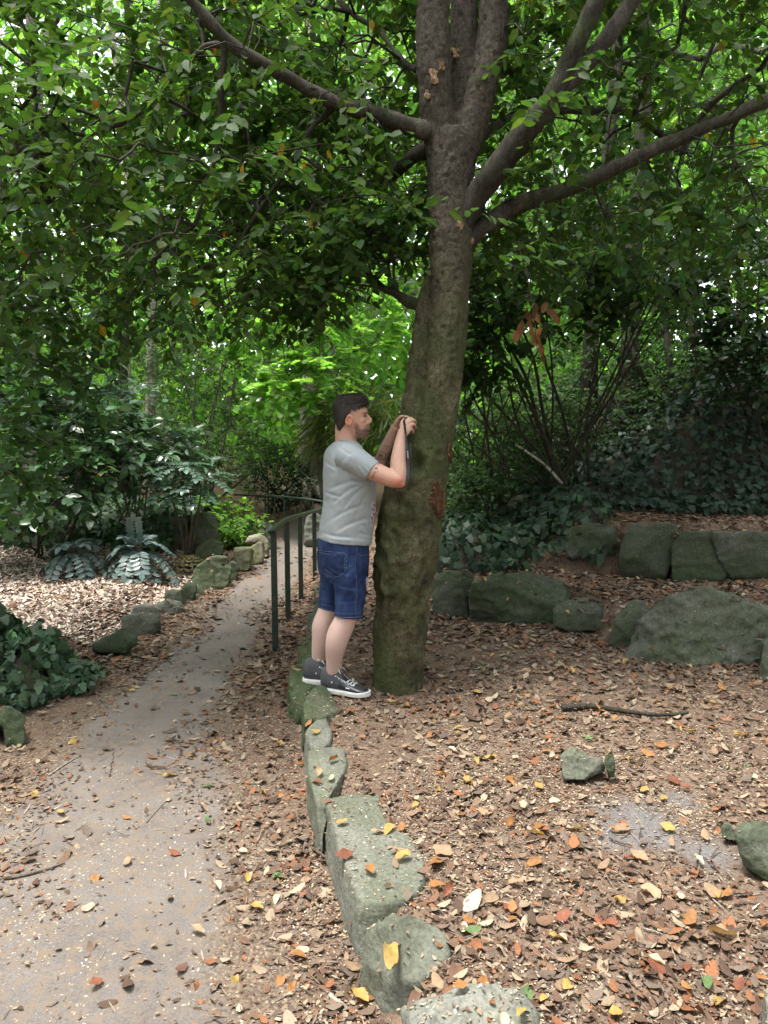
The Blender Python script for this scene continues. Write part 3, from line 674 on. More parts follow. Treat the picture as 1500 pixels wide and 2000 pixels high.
# flares at the foot
for a, dx, dy in ((200, -18, 0), (265, 0, -1), (330, 16, -1), (20, 18, 1)):
    c = np.array([P(778, 1358, 4.3)[0], 4.3, BANK]); v = np.array([math.cos(R(a)), math.sin(R(a)), 0])
    mb.tube([c + v * 0.06 + [0, 0, 0.42], c + v * 0.085 + [0, 0, 0.15], c + v * 0.105 + [0, 0, -0.02], c + v * 0.13 + [0, 0, -0.1]], [0.05, 0.06, 0.055, 0.04], 10)
me = remesh(mb.mesh('trunk'), 0.0105, 4, 0.6)
V = get_co(me); N = get_no(me)
zz = V[:, 2]; cyl = V * [1, 1, 0.45]
burl = sstep(0.45, 0.65, zz) * sstep(1.25, 0.95, zz)
d = fbm(cyl, 5, 4) * 0.010 + fbm(V * [1, 1, 0.8], 22, 4) * 0.004 + burl * (fbm(V * [1, 1, 0.6] + 5, 7, 4) * 0.028 - np.maximum(0, nz(V * [1, 1, 0.7], 17, 3)) * 0.022)
ridge = np.abs(nz(V * [1, 1, 0.12], 16, 9)); d += -np.exp(-(ridge / 0.06) ** 2) * 0.006 * sstep(0.4, 0.9, zz)
for (a, b, rr, dep) in ((811, 906, 13, 0.05), (772, 980, 12, 0.035), (790, 1075, 9, 0.03), (745, 1085, 10, 0.03), (760, 1140, 8, 0.025), (824, 1068, 8, 0.02), (848, 678, 7, 0.02), (858, 888, 6, 0.02), (795, 990, 7, 0.03), (740, 1160, 8, .02), (806, 1150, 6, .015), (770, 1040, 6, .02)):
    pt = P(a, b, 4.17); q = np.linalg.norm((V - pt) * [1, 0.5, 0.8], axis=1); rr = rr * PX(4.2)
    d += -dep * np.exp(-(q / rr) ** 2) + 0.4 * dep * np.exp(-((q - 1.9 * rr) / (0.7 * rr)) ** 2)
for j in range(24):                                     # the seam between the fused stems
    t = j / 23; pt = P(812 + 18 * t + 3 * math.sin(j), 915 - 290 * t, 4.28 + .05 * t); q = np.linalg.norm((V - pt) * [1, .45, .5], axis=1); d -= .013 * np.exp(-(q / .016) ** 2)
d += -0.006 * (nz(V * [1, 1, 2.2], 30, 4) > .42) + 0.004 * np.maximum(0, nz(V, 45, 8))
set_co(me, V + N * d[:, None])
trunk = link('trunk', me, MATS['bark'], tree)
TB = bvh_of(trunk.data); T0 = np.array(world_loc(tree))
def on_trunk(px, py, off=0.004):
    r = ray(px, py); o = np.array([0, 0, CAM_H]); h = TB.ray_cast(Vector(o - T0), Vector(unit(r)))
    if h[0] is None: return None, None
    return np.array(h[0]) + T0 + np.array(h[1]) * off, np.array(h[1])
def limb(pts, mat='bark_upper', n=30, name='limb', K=12):
    m_ = MB(); W_, r = tubes_px(m_, pts, n, K)
    me = m_.mesh(name); V = get_co(me); N = get_no(me)
    set_co(me, V + N * (fbm(V, 9, 4) * 0.009)[:, None])
    link(name, me, MATS[mat], tree); SK.append(W_); return W_
limb([(872, 268, 4.42, 20), (800, 246, 4.36, 17), (730, 222, 4.3, 15), (660, 204, 4.24, 13), (590, 168, 4.18, 12), (520, 128, 4.12, 11), (460, 92, 4.06, 10.5), (410, 45, 4.0, 10), (365, -10, 3.95, 9.5), (250, -140, 3.85, 8)], 'bark_upper', 60)
limb([(872, 285, 4.46, 17), (815, 300, 4.6, 14), (765, 340, 4.8, 13), (700, 376, 5.1, 11), (620, 400, 5.4, 9), (520, 430, 5.7, 7), (400, 470, 6, 5)], 'bark_dark')
limb([(878, 480, 4.40, 23), (930, 385, 4.36, 23), (985, 310, 4.28, 24), (1040, 240, 4.22, 23), (1080, 190, 4.18, 20), (1120, 100, 4.14, 18), (1165, 0, 4.1, 17), (1210, -140, 4.1, 14)], 'bark_dark', 40)
limb([(1060, 215, 4.2, 20), (1110, 160, 4.18, 17), (1170, 95, 4.2, 16), (1235, 0, 4.2, 15), (1300, -130, 4.2, 13)], 'bark_upper')
limb([(885, 500, 4.42, 18), (935, 450, 4.45, 17), (1000, 405, 4.5, 16), (1080, 378, 4.5, 15), (1160, 348, 4.5, 14), (1260, 300, 4.45, 13), (1380, 248, 4.4, 12.5), (1500, 195, 4.4, 12), (1700, 110, 4.4, 10)], 'bark_upper', 60)
limb([(890, 290, 4.46, 12), (950, 255, 4.7, 9), (1020, 228, 5.0, 8), (1120, 215, 5.3, 7), (1240, 225, 5.6, 6), (1330, 300, 5.9, 5)], 'bark_dark')
limb([(460, 92, 4.06, 7), (400, 92, 4.1, 5), (340, 150, 4.2, 4.5), (290, 210, 4.3, 4), (200, 255, 4.4, 3.5), (100, 295, 4.5, 3)], 'bark_upper', name='branch')
limb([(440, 80, 4.05, 6), (434, 150, 4.1, 5.5), (430, 230, 4.15, 5), (415, 330, 4.2, 4), (380, 440, 4.2, 3)], 'bark_dark', name='branch')
limb([(660, 204, 4.24, 7), (610, 250, 4.3, 5), (560, 330, 4.4, 4.5), (500, 420, 4.5, 4), (440, 520, 4.5, 3)], 'bark_dark', name='branch')
limb([(832, 600, 4.42, 14), (800, 590, 4.5, 11), (770, 572, 4.6, 9), (745, 560, 4.9, 7), (700, 520, 5.2, 5)], 'bark_dark', name='branch')
limb([(860, 120, 4.42, 7), (800, 130, 4.7, 6), (740, 60, 5, 5), (680, 20, 5.2, 5), (620, -60, 5.4, 4)], 'bark_dark', name='branch')
# torn bark wounds and pale flakes: shallow fibrous plates lying on the trunk
def plate(cx, cy, pw, ph, name, mat, seed, jag=0.25, fib=0.006, nx=22, ny=30):
    rs = np.random.default_rng(seed); V = []; ok = {}
    for j in range(ny):
        t = j / (ny - 1) * 2 - 1
        wl = math.sqrt(max(0, 1 - abs(t) ** 2.2)) * (1 + 0.35 * math.sin(t * 4 + seed)) 
        for i in range(nx):
            s = i / (nx - 1) * 2 - 1
            p, n = on_trunk(cx + s * pw * wl + jag * pw * 0.5 * math.sin(j * 1.7 + seed) * (abs(s) > 0.8) + t * pw * 0.3, cy + t * ph + (s * s) * ph * 0.1 * rs.uniform(-1, 1), 0.0)
            if p is None: ok[(j, i)] = -1; continue
            h = 0.005 + fib * abs(math.sin(i * 2.3 + seed + 0.3 * math.sin(j * 0.5))) * (1 - abs(s) ** 4) + rs.uniform(0, fib * 0.35)
            if i in (0, nx - 1) or j in (0, ny - 1): h = -0.006
            ok[(j, i)] = len(V); V.append(p + n * h)
    F = []
    for j in range(ny - 1):
        for i in range(nx - 1):
            q = [ok[(j, i)], ok[(j, i + 1)], ok[(j + 1, i + 1)], ok[(j + 1, i)]]
            if min(q) >= 0:
                pp = np.array([V[k] for k in q])
                if np.ptp(pp[:, 1]) < 0.05: F.append(tuple(q))
    if F: tag(link(name, mesh_np(name, np.array(V), F), MATS[mat], tree, False))
plate(856, 975, 13, 36, 'torn_bark', 'torn_wood', 1, .7)
plate(878, 885, 4, 20, 'torn_bark', 'torn_wood', 2, fib=0.006)
for i, (a, b, c, d_) in enumerate([(890, 105, 8, 12), (848, 150, 9, 16), (862, 130, 5, 10), (836, 185, 5, 10), (925, 470, 5, 16), (898, 440, 4, 12)]):
    plate(a, b, c, d_, 'bark_flake', 'pale_flake', 10 + i, 0.6, 0.012, 8, 10)

SKEL = np.concatenate(SK)
def green(n): return tone((0.042, 0.085, 0.020), n, 0.25, 0.15)
def low_ok(p):
    x, y, z = project(p)
    lo = np.interp(x, [-300, 0, 150, 320, 420, 520, 640, 760, 830, 905, 960, 1100, 1500], [690, 690, 700, 690, 650, 655, 640, 560, 520, 520, 560, 600, 640])
    return lo
def A_in(n, c, r, hollow=0): return ellipsoid_pts(n, c, r, hollow)
att = np.vstack([
    A_in(720, (-1.55, 4.7, 3.05), (1.95, 1.25, 1.05)),
    A_in(560, (-2.0, 5.4, 3.9), (2.2, 1.5, 1.2)),
    A_in(260, (-0.3, 5.4, 3.9), (1.3, 1.0, 1.4)),
    A_in(420, (1.7, 5.0, 3.5), (1.7, 1.2, 1.3)),
    A_in(260, (0.9, 5.4, 4.6), (2.6, 1.6, 1.1)),
    A_in(330, (-0.6, 5.3, 5.7), (2.6, 1.9, 0.9)),
    A_in(800, (1.9, 5.2, 5.6), (2.6, 2.0, 0.9)),
    A_in(110, (-0.35, 4.55, 2.75), (0.5, 0.35, 0.4)),
    A_in(60, (0.55, 4.6, 2.7), (0.6, 0.4, 0.4)),
])
x_, y_, z_ = project(att)
att = att[(y_ < low_ok(att) - 45) & (att[:, 1] > 3.55) & (np.linalg.norm(att[:, :2] - [0.33, 4.3], axis=1) > 0.22)]
# keep the trunk and the big limbs in view: nothing leafy right in front of them
x_, y_, z_ = project(att)
front = (att[:, 1] < 4.5) & (x_ > 775) & (x_ < 990) & ~((y_ > 330) & (y_ < 600) & (RNG.random(len(att)) < 0.5))
att = att[~front]; x_, y_, z_ = project(att); att = att[~((x_ < 290) & (y_ < 190) & (y_ > -150) & (RNG.random(len(att)) < .45))]
def front_sprays(LV):
    # light sprays hanging in front of the stem, and yellowing leaves scattered in the crown
    for (a, b, Y, dx, n) in ((930, 585, 4.05, -1, 9), (900, 560, 4.0, -1, 8), (720, 470, 3.95, -1, 11), (760, 430, 3.95, -1, 12), (700, 420, 4.0, -1, 11), (740, 520, 4.0, -1, 10), (860, 415, 4.05, 1, 8), (890, 390, 4.1, -1, 8), (1000, 200, 4.0, 1, 9), (820, 265, 4.0, -1, 7), (1040, 190, 4.0, 1, 9), (960, 500, 4.0, 1, 9), (1010, 480, 4.1, 1, 10), (930, 640, 4.1, 1, 7)):
        spray(LV, P(a, b, Y), (dx * 0.9, -0.25, 0.1), 0.34, n, 0.085, 0.085 * 0.62, lambda k: tone((0.05, 0.10, 0.04), k, 0.12, 0.08), 0.3, 0.45)
    n = 90; q = att[RNG.integers(0, len(att), n)] + RNG.normal(0, 0.1, (n, 3))
    c = np.where(RNG.random((n, 1)) < 0.7, [[0.42, 0.27, 0.03]], [[0.33, 0.13, 0.025]])
    LV.add(q, RNG.normal(0, 0.35, (n, 3)) + [0, 0, -1.0], RNG.normal(0, 1, (n, 3)) + [0, -1, 0], 0.09, 0.055, c)
crown(tree, SKEL, att, 'bark_dark', 'leaf', 0.078, 0.078 * 0.62, green, (10, 15), (0.24, 0.42), 0.55, singles=300, wob=0.6, branch_name='twigs', extra=front_sprays,
      keep=lambda p: (lambda x, y, z: (y < low_ok(p) + 15) & ~((p[:, 1] < 4.25) & (x > 830) & (x < 925) & (y < 380)))(*project(p)))
# ------------------------------------------------------------ the person leaning on the tree
TH = R(20)                                             # heading: to the right and a little away
U3 = np.array([math.cos(TH), math.sin(TH), 0]); V3 = np.array([-math.sin(TH), math.cos(TH), 0]); Z3 = np.array([0, 0, 1.0])
pc = P(660, 1350, 4.2)
person = empty('person', (pc[0], 4.2, 0.17), 'person in grey t-shirt and denim shorts pressing both hands against the tree', 'person')
def body_ring(py, xb, xf, b, Y, th=TH, K=40, tilt=0.0, pw=0.9, shrink=0.0):
    W = (xf - xb) / 2 * PX(Y) / math.cos(0); W = max(W - shrink, 0.005); b = max(b - shrink, 0.005)
    s, c = math.sin(th), math.cos(th); s2 = W * W - (b * s) ** 2
    a = math.sqrt(max(s2, (0.45 * W) ** 2)) / c
    q = np.linspace(0, 2 * math.pi, K, endpoint=False)
    cu = np.sign(np.cos(q)) * np.abs(np.cos(q)) ** pw; sv = np.sign(np.sin(q)) * np.abs(np.sin(q)) ** pw
    ctr = P((xb + xf) / 2, py, Y)
    Uh = np.array([c, s, 0]); Vh = np.array([-s, c, 0])
    return ctr + cu[:, None] * a * Uh + sv[:, None] * b * Vh + (cu * tilt)[:, None] * Z3
def rings_from(rows, n, Y, **kw):
    q = spline([r[:4] for r in rows], n); return [body_ring(a, b, c, d, Y, **kw) for a, b, c, d in q]
def limb_px(mb, rows, n=16, K=16, flat=None):
    q = spline(rows, n); mb.tube(np.array([P(a, b, c) for a, b, c, _ in q]), q[:, 3], K, flat)
YB = 4.22
SH = [(861, 658, 694, .062), (866, 651, 700, .085), (872, 644, 707, .13), (880, 637, 711, .17), (890, 633, 716, .192), (905, 631, 723, .2), (925, 630, 730, .2), (950, 632, 733, .19), (975, 632, 733, .182), (1000, 629, 732, .176), (1025, 626, 730, .176), (1045, 623, 727, .18), (1056, 621, 724, .184)]
SHO = [(1040, 625, 723, .165), (1058, 621, 721, .172), (1080, 619, 721, .178), (1100, 619, 721, .18), (1118, 622, 720, .176), (1130, 628, 719, .165)]
# --- body: one continuous skin
mb = MB()
HEAD = [(772, 678, 697, .018), (775, 667, 704, .043), (781, 659, 710, .06), (790, 654.5, 713.5, .071), (799, 653, 716.5, .0755), (805, 653, 718, .076), (810, 653.5, 716, .0755), (817, 655, 717, .073), (825, 658, 719, .070), (831, 662, 721.5, .066), (835, 664, 720.5, .063), (838.5, 667, 722, .060), (843, 671, 719.5, .056), (848, 677, 720, .049), (853, 685, 717, .04), (856, 692, 710, .024)]
mb.loft(rings_from(HEAD, 60, YB, th=R(9), pw=0.92, K=48))
YN = YB
for rows, n in (([(715.8, 807.5, YN - .002, .007), (718, 812, YN - .002, .0078), (721.5, 817, YN - .002, .0088), (724.6, 821.8, YN - .002, .0088), (722.5, 825, YN - .002, .0078), (717, 827, YN - .002, .008)], 12),):
    limb_px(mb, rows, n, 12)
for s in (-1, 1):                                      # nostril wings, lips, brows, cheek bones
    mb.ball(P(720.5, 824.5, YN + s * .012), .0078)
    mb.ball(P(712.5, 806.5, YN + s * .03), (.012, .018, .007))
    mb.ball(P(706, 822, YN + s * .044), (.018, .014, .016))
mb.ball(P(720.5, 832.6, YN), (.0085, .02, .0052)); mb.ball(P(720.3, 838, YN), (.009, .019, .006)); mb.ball(P(716, 848, YN), (.015, .02, .013))
for s, yy in ((-1, YB - .074), (1, YB + .074)):        # ears
    q = np.linspace(-0.9, 4.4, 14)
    rim = np.array([P(682.5 + 6.2 * math.cos(t) * -1 * -1 + (1.5 if math.sin(t) < 0 else 0) * -1, 821 - 9.2 * math.sin(t), yy + s * .010) for t in q])
    mb.tube(rim, .0048, 8); mb.ball(P(683, 821, yy + s * .001), (.016, .008, .026)); mb.ball(P(684.5, 830, yy + s * .004), (.009, .007, .009))
limb_px(mb, [(676, 826, YB, .058), (675, 845, YB, .058), (676, 860, YB, .060), (677, 872, YB, .066), (678, 885, YB, .07)], 12, 24)
mb.loft(rings_from([r if r[0] > 862 else (r[0] + 1, *r[1:]) for r in SH], 24, YB, shrink=0.026))
mb.loft(rings_from(SHO, 12, YB, shrink=0.026))
# legs
RL = [(676, 1100, 4.13, .074), (682, 1150, 4.12, .068), (680, 1190, 4.11, .060), (675, 1210, 4.11, .0595), (662, 1238, 4.115, .0645), (656, 1260, 4.12, .0585), (653, 1282, 4.14, .0485), (651, 1302, 4.155, .040), (650, 1318, 4.165, .0365), (650, 1335, 4.17, .036)]
LLg = [(660, 1100, 4.32, .074), (654, 1150, 4.32, .066), (645, 1180, 4.31, .060), (639, 1198, 4.31, .058), (631, 1222, 4.31, .063), (629, 1244, 4.315, .059), (625, 1264, 4.32, .049), (622.5, 1282, 4.33, .0405), (621.5, 1296, 4.335, .037), (621, 1312, 4.34, .038)]
limb_px(mb, RL, 30, 20); limb_px(mb, LLg, 30, 20)
# arms
RA = [(676, 892, 4.08, .05), (700, 904, 4.035, .05), (724, 917, 4.012, .050), (752, 930, 4.0, .048), (770, 937, 3.995, .0435), (778, 937, 4.0, .042)]
RF = [(778, 941, 4.0, .040), (779, 925, 4.01, .0425), (777.5, 905, 4.03, .042), (779, 885, 4.05, .037), (781, 866, 4.08, .0305), (783.5, 852, 4.10, .0265), (786, 844, 4.115, .026)]
limb_px(mb, RA, 18, 16); limb_px(mb, RF, 18, 16); mb.ball(P(783, 944, 3.995), (.026, .026, .024))
LA = [(652, 893, 4.36, .046), (690, 905, 4.41, .047), (725, 908, 4.41, .046), (744, 905, 4.40, .042)]
LF = [(742, 907, 4.40, .040), (747, 893, 4.39, .0415), (754, 876, 4.36, .038), (762, 858, 4.33, .032), (769, 842, 4.30, .027), (774, 833, 4.28, .026)]
limb_px(mb, LA, 14, 16); limb_px(mb, LF, 16, 16)
# right hand: palm and five bent fingers closing on the camera against the bark
limb_px(mb, [(786, 848, 4.112, .026), (790, 841, 4.12, .031), (794, 834, 4.135, .033), (797, 829, 4.15, .030)], 10, 14, flat=((0.35, -0.75, 0.45), 0.55))
for f in ([(792, 824, 4.145, .0098), (799, 818, 4.16, .0095), (804, 817.5, 4.185, .0088), (806.5, 822, 4.215, .0078)],
          [(796, 826, 4.135, .0102), (804.5, 821, 4.15, .0098), (810, 822, 4.18, .009), (811.5, 828, 4.21, .008)],
          [(797, 833, 4.13, .0098), (805.5, 829, 4.145, .0094), (810.5, 831.5, 4.175, .0087), (811, 837.5, 4.2, .0077)],
          [(795, 841, 4.125, .009), (802.5, 838.5, 4.14, .0085), (806.5, 841.5, 4.165, .0078), (806.5, 846.5, 4.185, .007)],
          [(787, 840, 4.135, .0125), (784, 831, 4.16, .0115), (786, 823, 4.185, .010), (790, 818, 4.2, .0085)]):
    limb_px(mb, f, 10, 10)
limb_px(mb, [(774, 834, 4.28, .026), (778, 828, 4.27, .030), (783, 823, 4.26, .031), (787, 820, 4.26, .028)], 8, 14, flat=((-0.3, 0.8, 0.4), 0.6))
for f in ([(784, 818, 4.245, .0095), (791, 814, 4.235, .009), (797, 815.5, 4.235, .0082), (799, 820, 4.24, .0075)],
          [(787, 821, 4.26, .0098), (795, 818, 4.255, .0092), (800, 821, 4.255, .0082)],
          [(787, 825, 4.275, .0095), (795, 823, 4.27, .0088), (800, 826, 4.27, .008)],
          [(785, 829, 4.285, .0088), (792, 829, 4.285, .008), (796, 832, 4.28, .0072)],
          [(776, 826, 4.25, .012), (779, 818, 4.235, .0108), (784, 813.5, 4.22, .0095), (789, 813, 4.21, .0085)]):
    limb_px(mb, f, 10, 10)
me = remesh(mb.mesh('body'), 0.0042, 3, 0.5)
V = get_co(me)
# eye sockets
N = get_no(me); dd = np.zeros(len(V))
for s in (-1, 1):
    e = P(712.5, 812.3, YB + s * .031); q = np.linalg.norm((V - e) * [1, .8, 1.5], axis=1); dd -= 0.006 * np.exp(-(q / .011) ** 2)
set_co(me, V + N * dd[:, None]); V = get_co(me)
px, py, _ = project(V)
skin = np.tile([0.50, 0.30, 0.225], (len(V), 1))
headm = sstep(868, 855, py) * (px < 735)
skin += headm[:, None] * np.array([0.0, -0.02, -0.02])
legm = sstep(1170, 1200, py); skin = skin * (1 - legm[:, None]) + legm[:, None] * np.array([0.60, 0.41, 0.36])
knee = np.exp(-(((px - 690) / 10) ** 2 + ((py - 1212) / 12) ** 2)); skin += knee[:, None] * np.array([0.04, -0.05, -0.04])
elb = np.exp(-(((px - 780) / 16) ** 2 + ((py - 945) / 12) ** 2)) + 0.5 * np.exp(-(((px - 735) / 18) ** 2 + ((py - 936) / 8) ** 2)); skin += elb[:, None] * np.array([0.04, -0.12, -0.10])
ear = np.exp(-(((px - 682) / 9) ** 2 + ((py - 821) / 11) ** 2)); skin += ear[:, None] * np.array([0.05, -0.06, -0.05])
cheek = np.exp(-(((px - 706) / 8) ** 2 + ((py - 823) / 5) ** 2)); skin += cheek[:, None] * np.array([0.01, -0.012, -0.01])
# beard along the jaw, moustache, brows, lips
bn = fbm(V, 60, 3)
beard = sstep(0.1, 0.95, np.clip(np.exp(-((py - (846 - 0.2 * (px - 705))) / 10.5) ** 2) * sstep(690, 699, px) + 0.95 * np.exp(-(((px - 696) / 5) ** 2 + ((py - 833) / 9) ** 2)) + 0.7 * np.exp(-(((px - 719) / 6) ** 2 + ((py - 830) / 2.2) ** 2)), 0, 1) + 0.12 * bn) * (py < 860) * (px < 732)
brow = np.exp(-(((px - 713.5) / 5) ** 2 + ((py - 806.2 - 0.12 * (px - 713)) / 1.5) ** 2))
lash = np.exp(-(((px - 713.5) / 3.2) ** 2 + ((py - 813) / 1.0) ** 2))
lip = np.exp(-(((px - 721) / 4) ** 2 + ((py - 835.3) / 2.8) ** 2))
skin = skin * (1 - 0.58 * beard[:, None]) + 0.58 * beard[:, None] * np.array([0.085, 0.05, 0.034])
skin = skin * (1 - 0.9 * np.clip(brow + lash, 0, 1)[:, None]) + 0.9 * np.clip(brow + lash, 0, 1)[:, None] * np.array([0.03, 0.018, 0.012])
skin = skin * (1 - 0.5 * lip[:, None]) + 0.5 * lip[:, None] * np.array([0.36, 0.13, 0.11])
set_col(me, np.clip(skin, 0.01, 0.9))
body = link('body', me, MATS['skin'], person)
PB = np.array(world_loc(person)); BB = bvh_of(body.data)
def cast(B, px_, py_, off):
    r = ray(px_, py_); h = B.ray_cast(Vector(np.array([0, 0, CAM_H]) - PB), Vector(unit(r)))
    return (None, None) if h[0] is None else (np.array(h[0]) + PB + np.array(h[1]) * off, np.array(h[1]))
# --- hair: a cap with short strands
HR = [(768.2, 682, 699, .022), (770.5, 668, 708, .045), (775, 659, 713.5, .064), (782, 653, 716, .0745), (790, 650.5, 715.5, .0795), (798, 650, 711, .081), (806, 650.5, 699, .081), (814, 651.5, 691, .079), (822, 653, 684, .075), (830, 655, 676, .068), (840, 657, 671, .055), (847, 659, 669, .04)]
mb = MB(); mb.loft(rings_from(HR, 40, YB, th=R(9), pw=0.85, K=48)); me = remesh(mb.mesh('hair'), 0.0045, 2)
V = get_co(me); N = get_no(me)
fl = fbm(V * [1, 1, 0.35], 70, 3) * 0.0035 + nz(V * [1.6, 1, 0.5], 28) * 0.003
set_co(me, V + N * fl[:, None])
set_col(me, np.clip(np.tile([0.026, 0.019, 0.015], (len(V), 1)) * (1 + 0.5 * fl[:, None] / 0.004), 0.006, 0.2))
V = get_co(me); N = get_no(me); px, py, _ = project(V)
sel = RNG.choice(len(V), 9000, replace=True); b0 = V[sel]; n0 = N[sel]; hx, hy = px[sel], py[sel]
fade = sstep(832, 792, hy)
ld = 0.006 + 0.010 * fade
down = np.where((hy > 790)[:, None], np.array([[-0.1, 0, -1.0]]), np.array([[0.9, -0.1, 0.05]]))
ddir = unit(n0 * 0.32 + down + RNG.normal(0, 0.2, (len(sel), 3)))
tip = b0 + ddir * (ld * RNG.uniform(0.6, 1.2, len(sel)))[:, None]; sdv = unit(np.cross(ddir, n0)) * 0.0011
SV = np.stack([b0 - sdv, b0 + sdv, tip + n0 * 0.001], 1).reshape(-1, 3); SF = np.arange(len(SV)).reshape(-1, 3)
hair = link('hair', me, MATS['hair'], person)
st = link('hair_strands', mesh_np('hair_strands', SV, SF, np.repeat(tone((0.03, 0.021, 0.016), len(sel), 0.3, 0.1), 3, 0)), MATS['hair'], hair, False); st['kind'] = 'stuff'
# stubble strands along the jaw
bi = np.where(beard > 0.55)[0]; sel = RNG.choice(bi, 900); Vb = get_co(body.data) + PB; Nb = get_no(body.data)
b0 = Vb[sel]; n0 = Nb[sel]; dv = unit(n0 * 0.6 + [0.25, 0, -0.8] + RNG.normal(0, .25, (900, 3))); sdv = unit(np.cross(dv, n0)) * 0.0006
SV = np.stack([b0 - sdv, b0 + sdv, b0 + dv * 0.007], 1).reshape(-1, 3)
st = link('beard', mesh_np('beard', SV, np.arange(2700).reshape(-1, 3), np.repeat(tone((0.07, 0.045, 0.03), 900, 0.2, 0.1), 3, 0)), MATS['hair'], person, False); st['kind'] = 'stuff'
for s in (-1, 1):
    mb = MB(); mb.ball(P(709.8, 812.8, YB + s * .031), .0098, 8); mb.build('eye', MATS['eye_white'], person)
# --- t-shirt
mb = MB()
mb.loft(rings_from(SH[:-1], 36, YB, pw=0.88) + [body_ring(1053, 621.5, 725.5, .183, YB, tilt=-.012, pw=.88), body_ring(1057, 621, 724.5, .184, YB, tilt=-.015, pw=.88)])
limb_px(mb, [(668, 886, 4.08, .066), (690, 897, 4.045, .073), (712, 910, 4.02, .0665), (727.5, 921, 4.01, .0605)], 14, 24)
limb_px(mb, [(652, 886, 4.37, .066), (672, 895, 4.40, .07), (700, 905, 4.41, .063), (716, 909, 4.41, .059)], 14, 24)
me = remesh(mb.mesh('t_shirt'), 0.0055, 5, 0.5)
V = get_co(me); N = get_no(me); px, py, _ = project(V)
def fold(x0, y0, x1, y1, wd, amp):
    a = np.array([x0, y0]); b = np.array([x1, y1]); ab = b - a; L2 = ab @ ab
    q = np.stack([px, py], 1) - a; t = np.clip(q @ ab / L2, -0.1, 1.1); bow = 0.06 * math.sqrt(L2) * np.sin(t * 3.1)
    dist = (q[:, 0] * -ab[1] + q[:, 1] * ab[0]) / math.sqrt(L2) - bow
    return 0.75 * amp * np.exp(-(dist / (wd * 1.25)) ** 2) * sstep(-0.1, 0.25, t) * sstep(1.1, 0.7, t)
nearm = (V[:, 1] < 4.3)
d = fbm(V * [1, 1, 1.6], 6, 3) * 0.004
for f in ((712, 942, 650, 985, 3.2, -.007), (718, 946, 668, 1000, 3.0, -.006), (714, 938, 640, 958, 3.5, -.006), (722, 960, 690, 1030, 3, -.005), (715, 985, 640, 1022, 3.4, -.006), (726, 1012, 655, 1040, 3.2, -.006), (628, 1040, 690, 1049, 2.6, -.006), (700, 1040, 727, 1046, 2.4, -.004), (690, 880, 655, 925, 4, -.004), (683, 938, 715, 940, 2.4, -.011), (676, 915, 684, 942, 3, -.006), (700, 905, 722, 930, 3, -.005), (712, 905, 730, 925, 2.2, -.004), (690, 900, 708, 932, 3, -.004), (660, 870, 690, 890, 2.5, -.004), (632, 900, 660, 915, 3, -.004), (634, 960, 668, 970, 2.6, -.005), (706, 1020, 728, 1048, 2.6, -.005)):
    d += fold(*f) * nearm; d += fold(f[0], f[1] + 5, f[2], f[3] + 5, f[4], -0.55 * f[5]) * nearm
d += np.exp(-((py - (1054.5 + (px - 672) * 0.10)) / 2.2) ** 2) * 0.002
set_co(me, V + N * d[:, None])
cols = np.tile([0.30, 0.328, 0.342], (len(V), 1)) * (1 + 0.05 * fbm(V, 130, 2)[:, None])
pr_ = sstep(724.5, 727, px) * sstep(976, 986, py) * sstep(1034, 1024, py)
cols = cols * (1 - pr_[:, None]) + pr_[:, None] * np.where((nz(V, 60) > 0.05)[:, None], [[0.62, 0.6, 0.62]], [[0.25, 0.13, 0.2]])
set_col(me, np.clip(cols, 0.02, 0.9))
shirt = link('t_shirt', me, MATS['shirt'], person)
# collar band
q = np.linspace(0, 2 * math.pi, 40, endpoint=False); cr = []
c0 = P(676, 862.5, YB)
for t in q: cr.append(c0 + U3 * .051 * math.cos(t) + V3 * .057 * math.sin(t) + Z3 * (-0.014 * math.cos(t)))
cr = np.array(cr); mb = MB(); rr = tube_rings(np.vstack([cr, cr[:1]]), .0085, 8)[:-1]; mb.loft(rr, closed=True)
me = mb.mesh('collar'); set_col(me, np.tile([0.29, 0.318, 0.332], (len(me.vertices), 1))); link('collar', me, MATS['shirt'], shirt)
# --- denim shorts
mb = MB(); mb.loft(rings_from(SHO, 20, YB, pw=0.88))
limb_px(mb, [(675, 1105, 4.13, .092), (681, 1130, 4.125, .094), (684, 1155, 4.12, .0875), (682.5, 1182, 4.115, .0815), (680, 1205, 4.11, .0765)], 20, 28)
limb_px(mb, [(662, 1100, 4.32, .09), (656, 1130, 4.325, .09), (652, 1155, 4.325, .0835), (648, 1175, 4.32, .0775), (645, 1191, 4.315, .072)], 20, 28)
me = remesh(mb.mesh('shorts'), 0.0055, 4, 0.5)
V = get_co(me); N = get_no(me); px, py, _ = project(V)
d = fbm(V * [1, 1, 1.3], 8, 3) * 0.0035
for f in ((625, 1110, 655, 1128, 3, -.007), (660, 1120, 640, 1140, 3, -.005), (655, 1140, 700, 1150, 2.6, -.004), (700, 1105, 670, 1128, 3.2, -.005), (712, 1120, 690, 1150, 3, -.004), (652, 1132, 655, 1200, 2.5, -.006), (640, 1105, 690, 1122, 2.6, -.005), (630, 1150, 648, 1165, 2.4, -.005), (660, 1175, 710, 1168, 2.6, -.003)):
    d += fold(*f); d += fold(f[0], f[1] + 5, f[2], f[3] + 5, f[4], -0.5 * f[5])
set_co(me, V + N * d[:, None])
wear = np.clip(0.5 + 0.9 * fbm(V, 9, 4) + 0.5 * fbm(V * [1, 1, .3], 50, 3), 0, 1)[:, None]
cols = np.array([0.010, 0.019, 0.060]) * (1 - wear) + np.array([0.028, 0.050, 0.128]) * wear
set_col(me, cols)
shorts = link('shorts', me, MATS['denim'], person); SB = bvh_of(shorts.data)
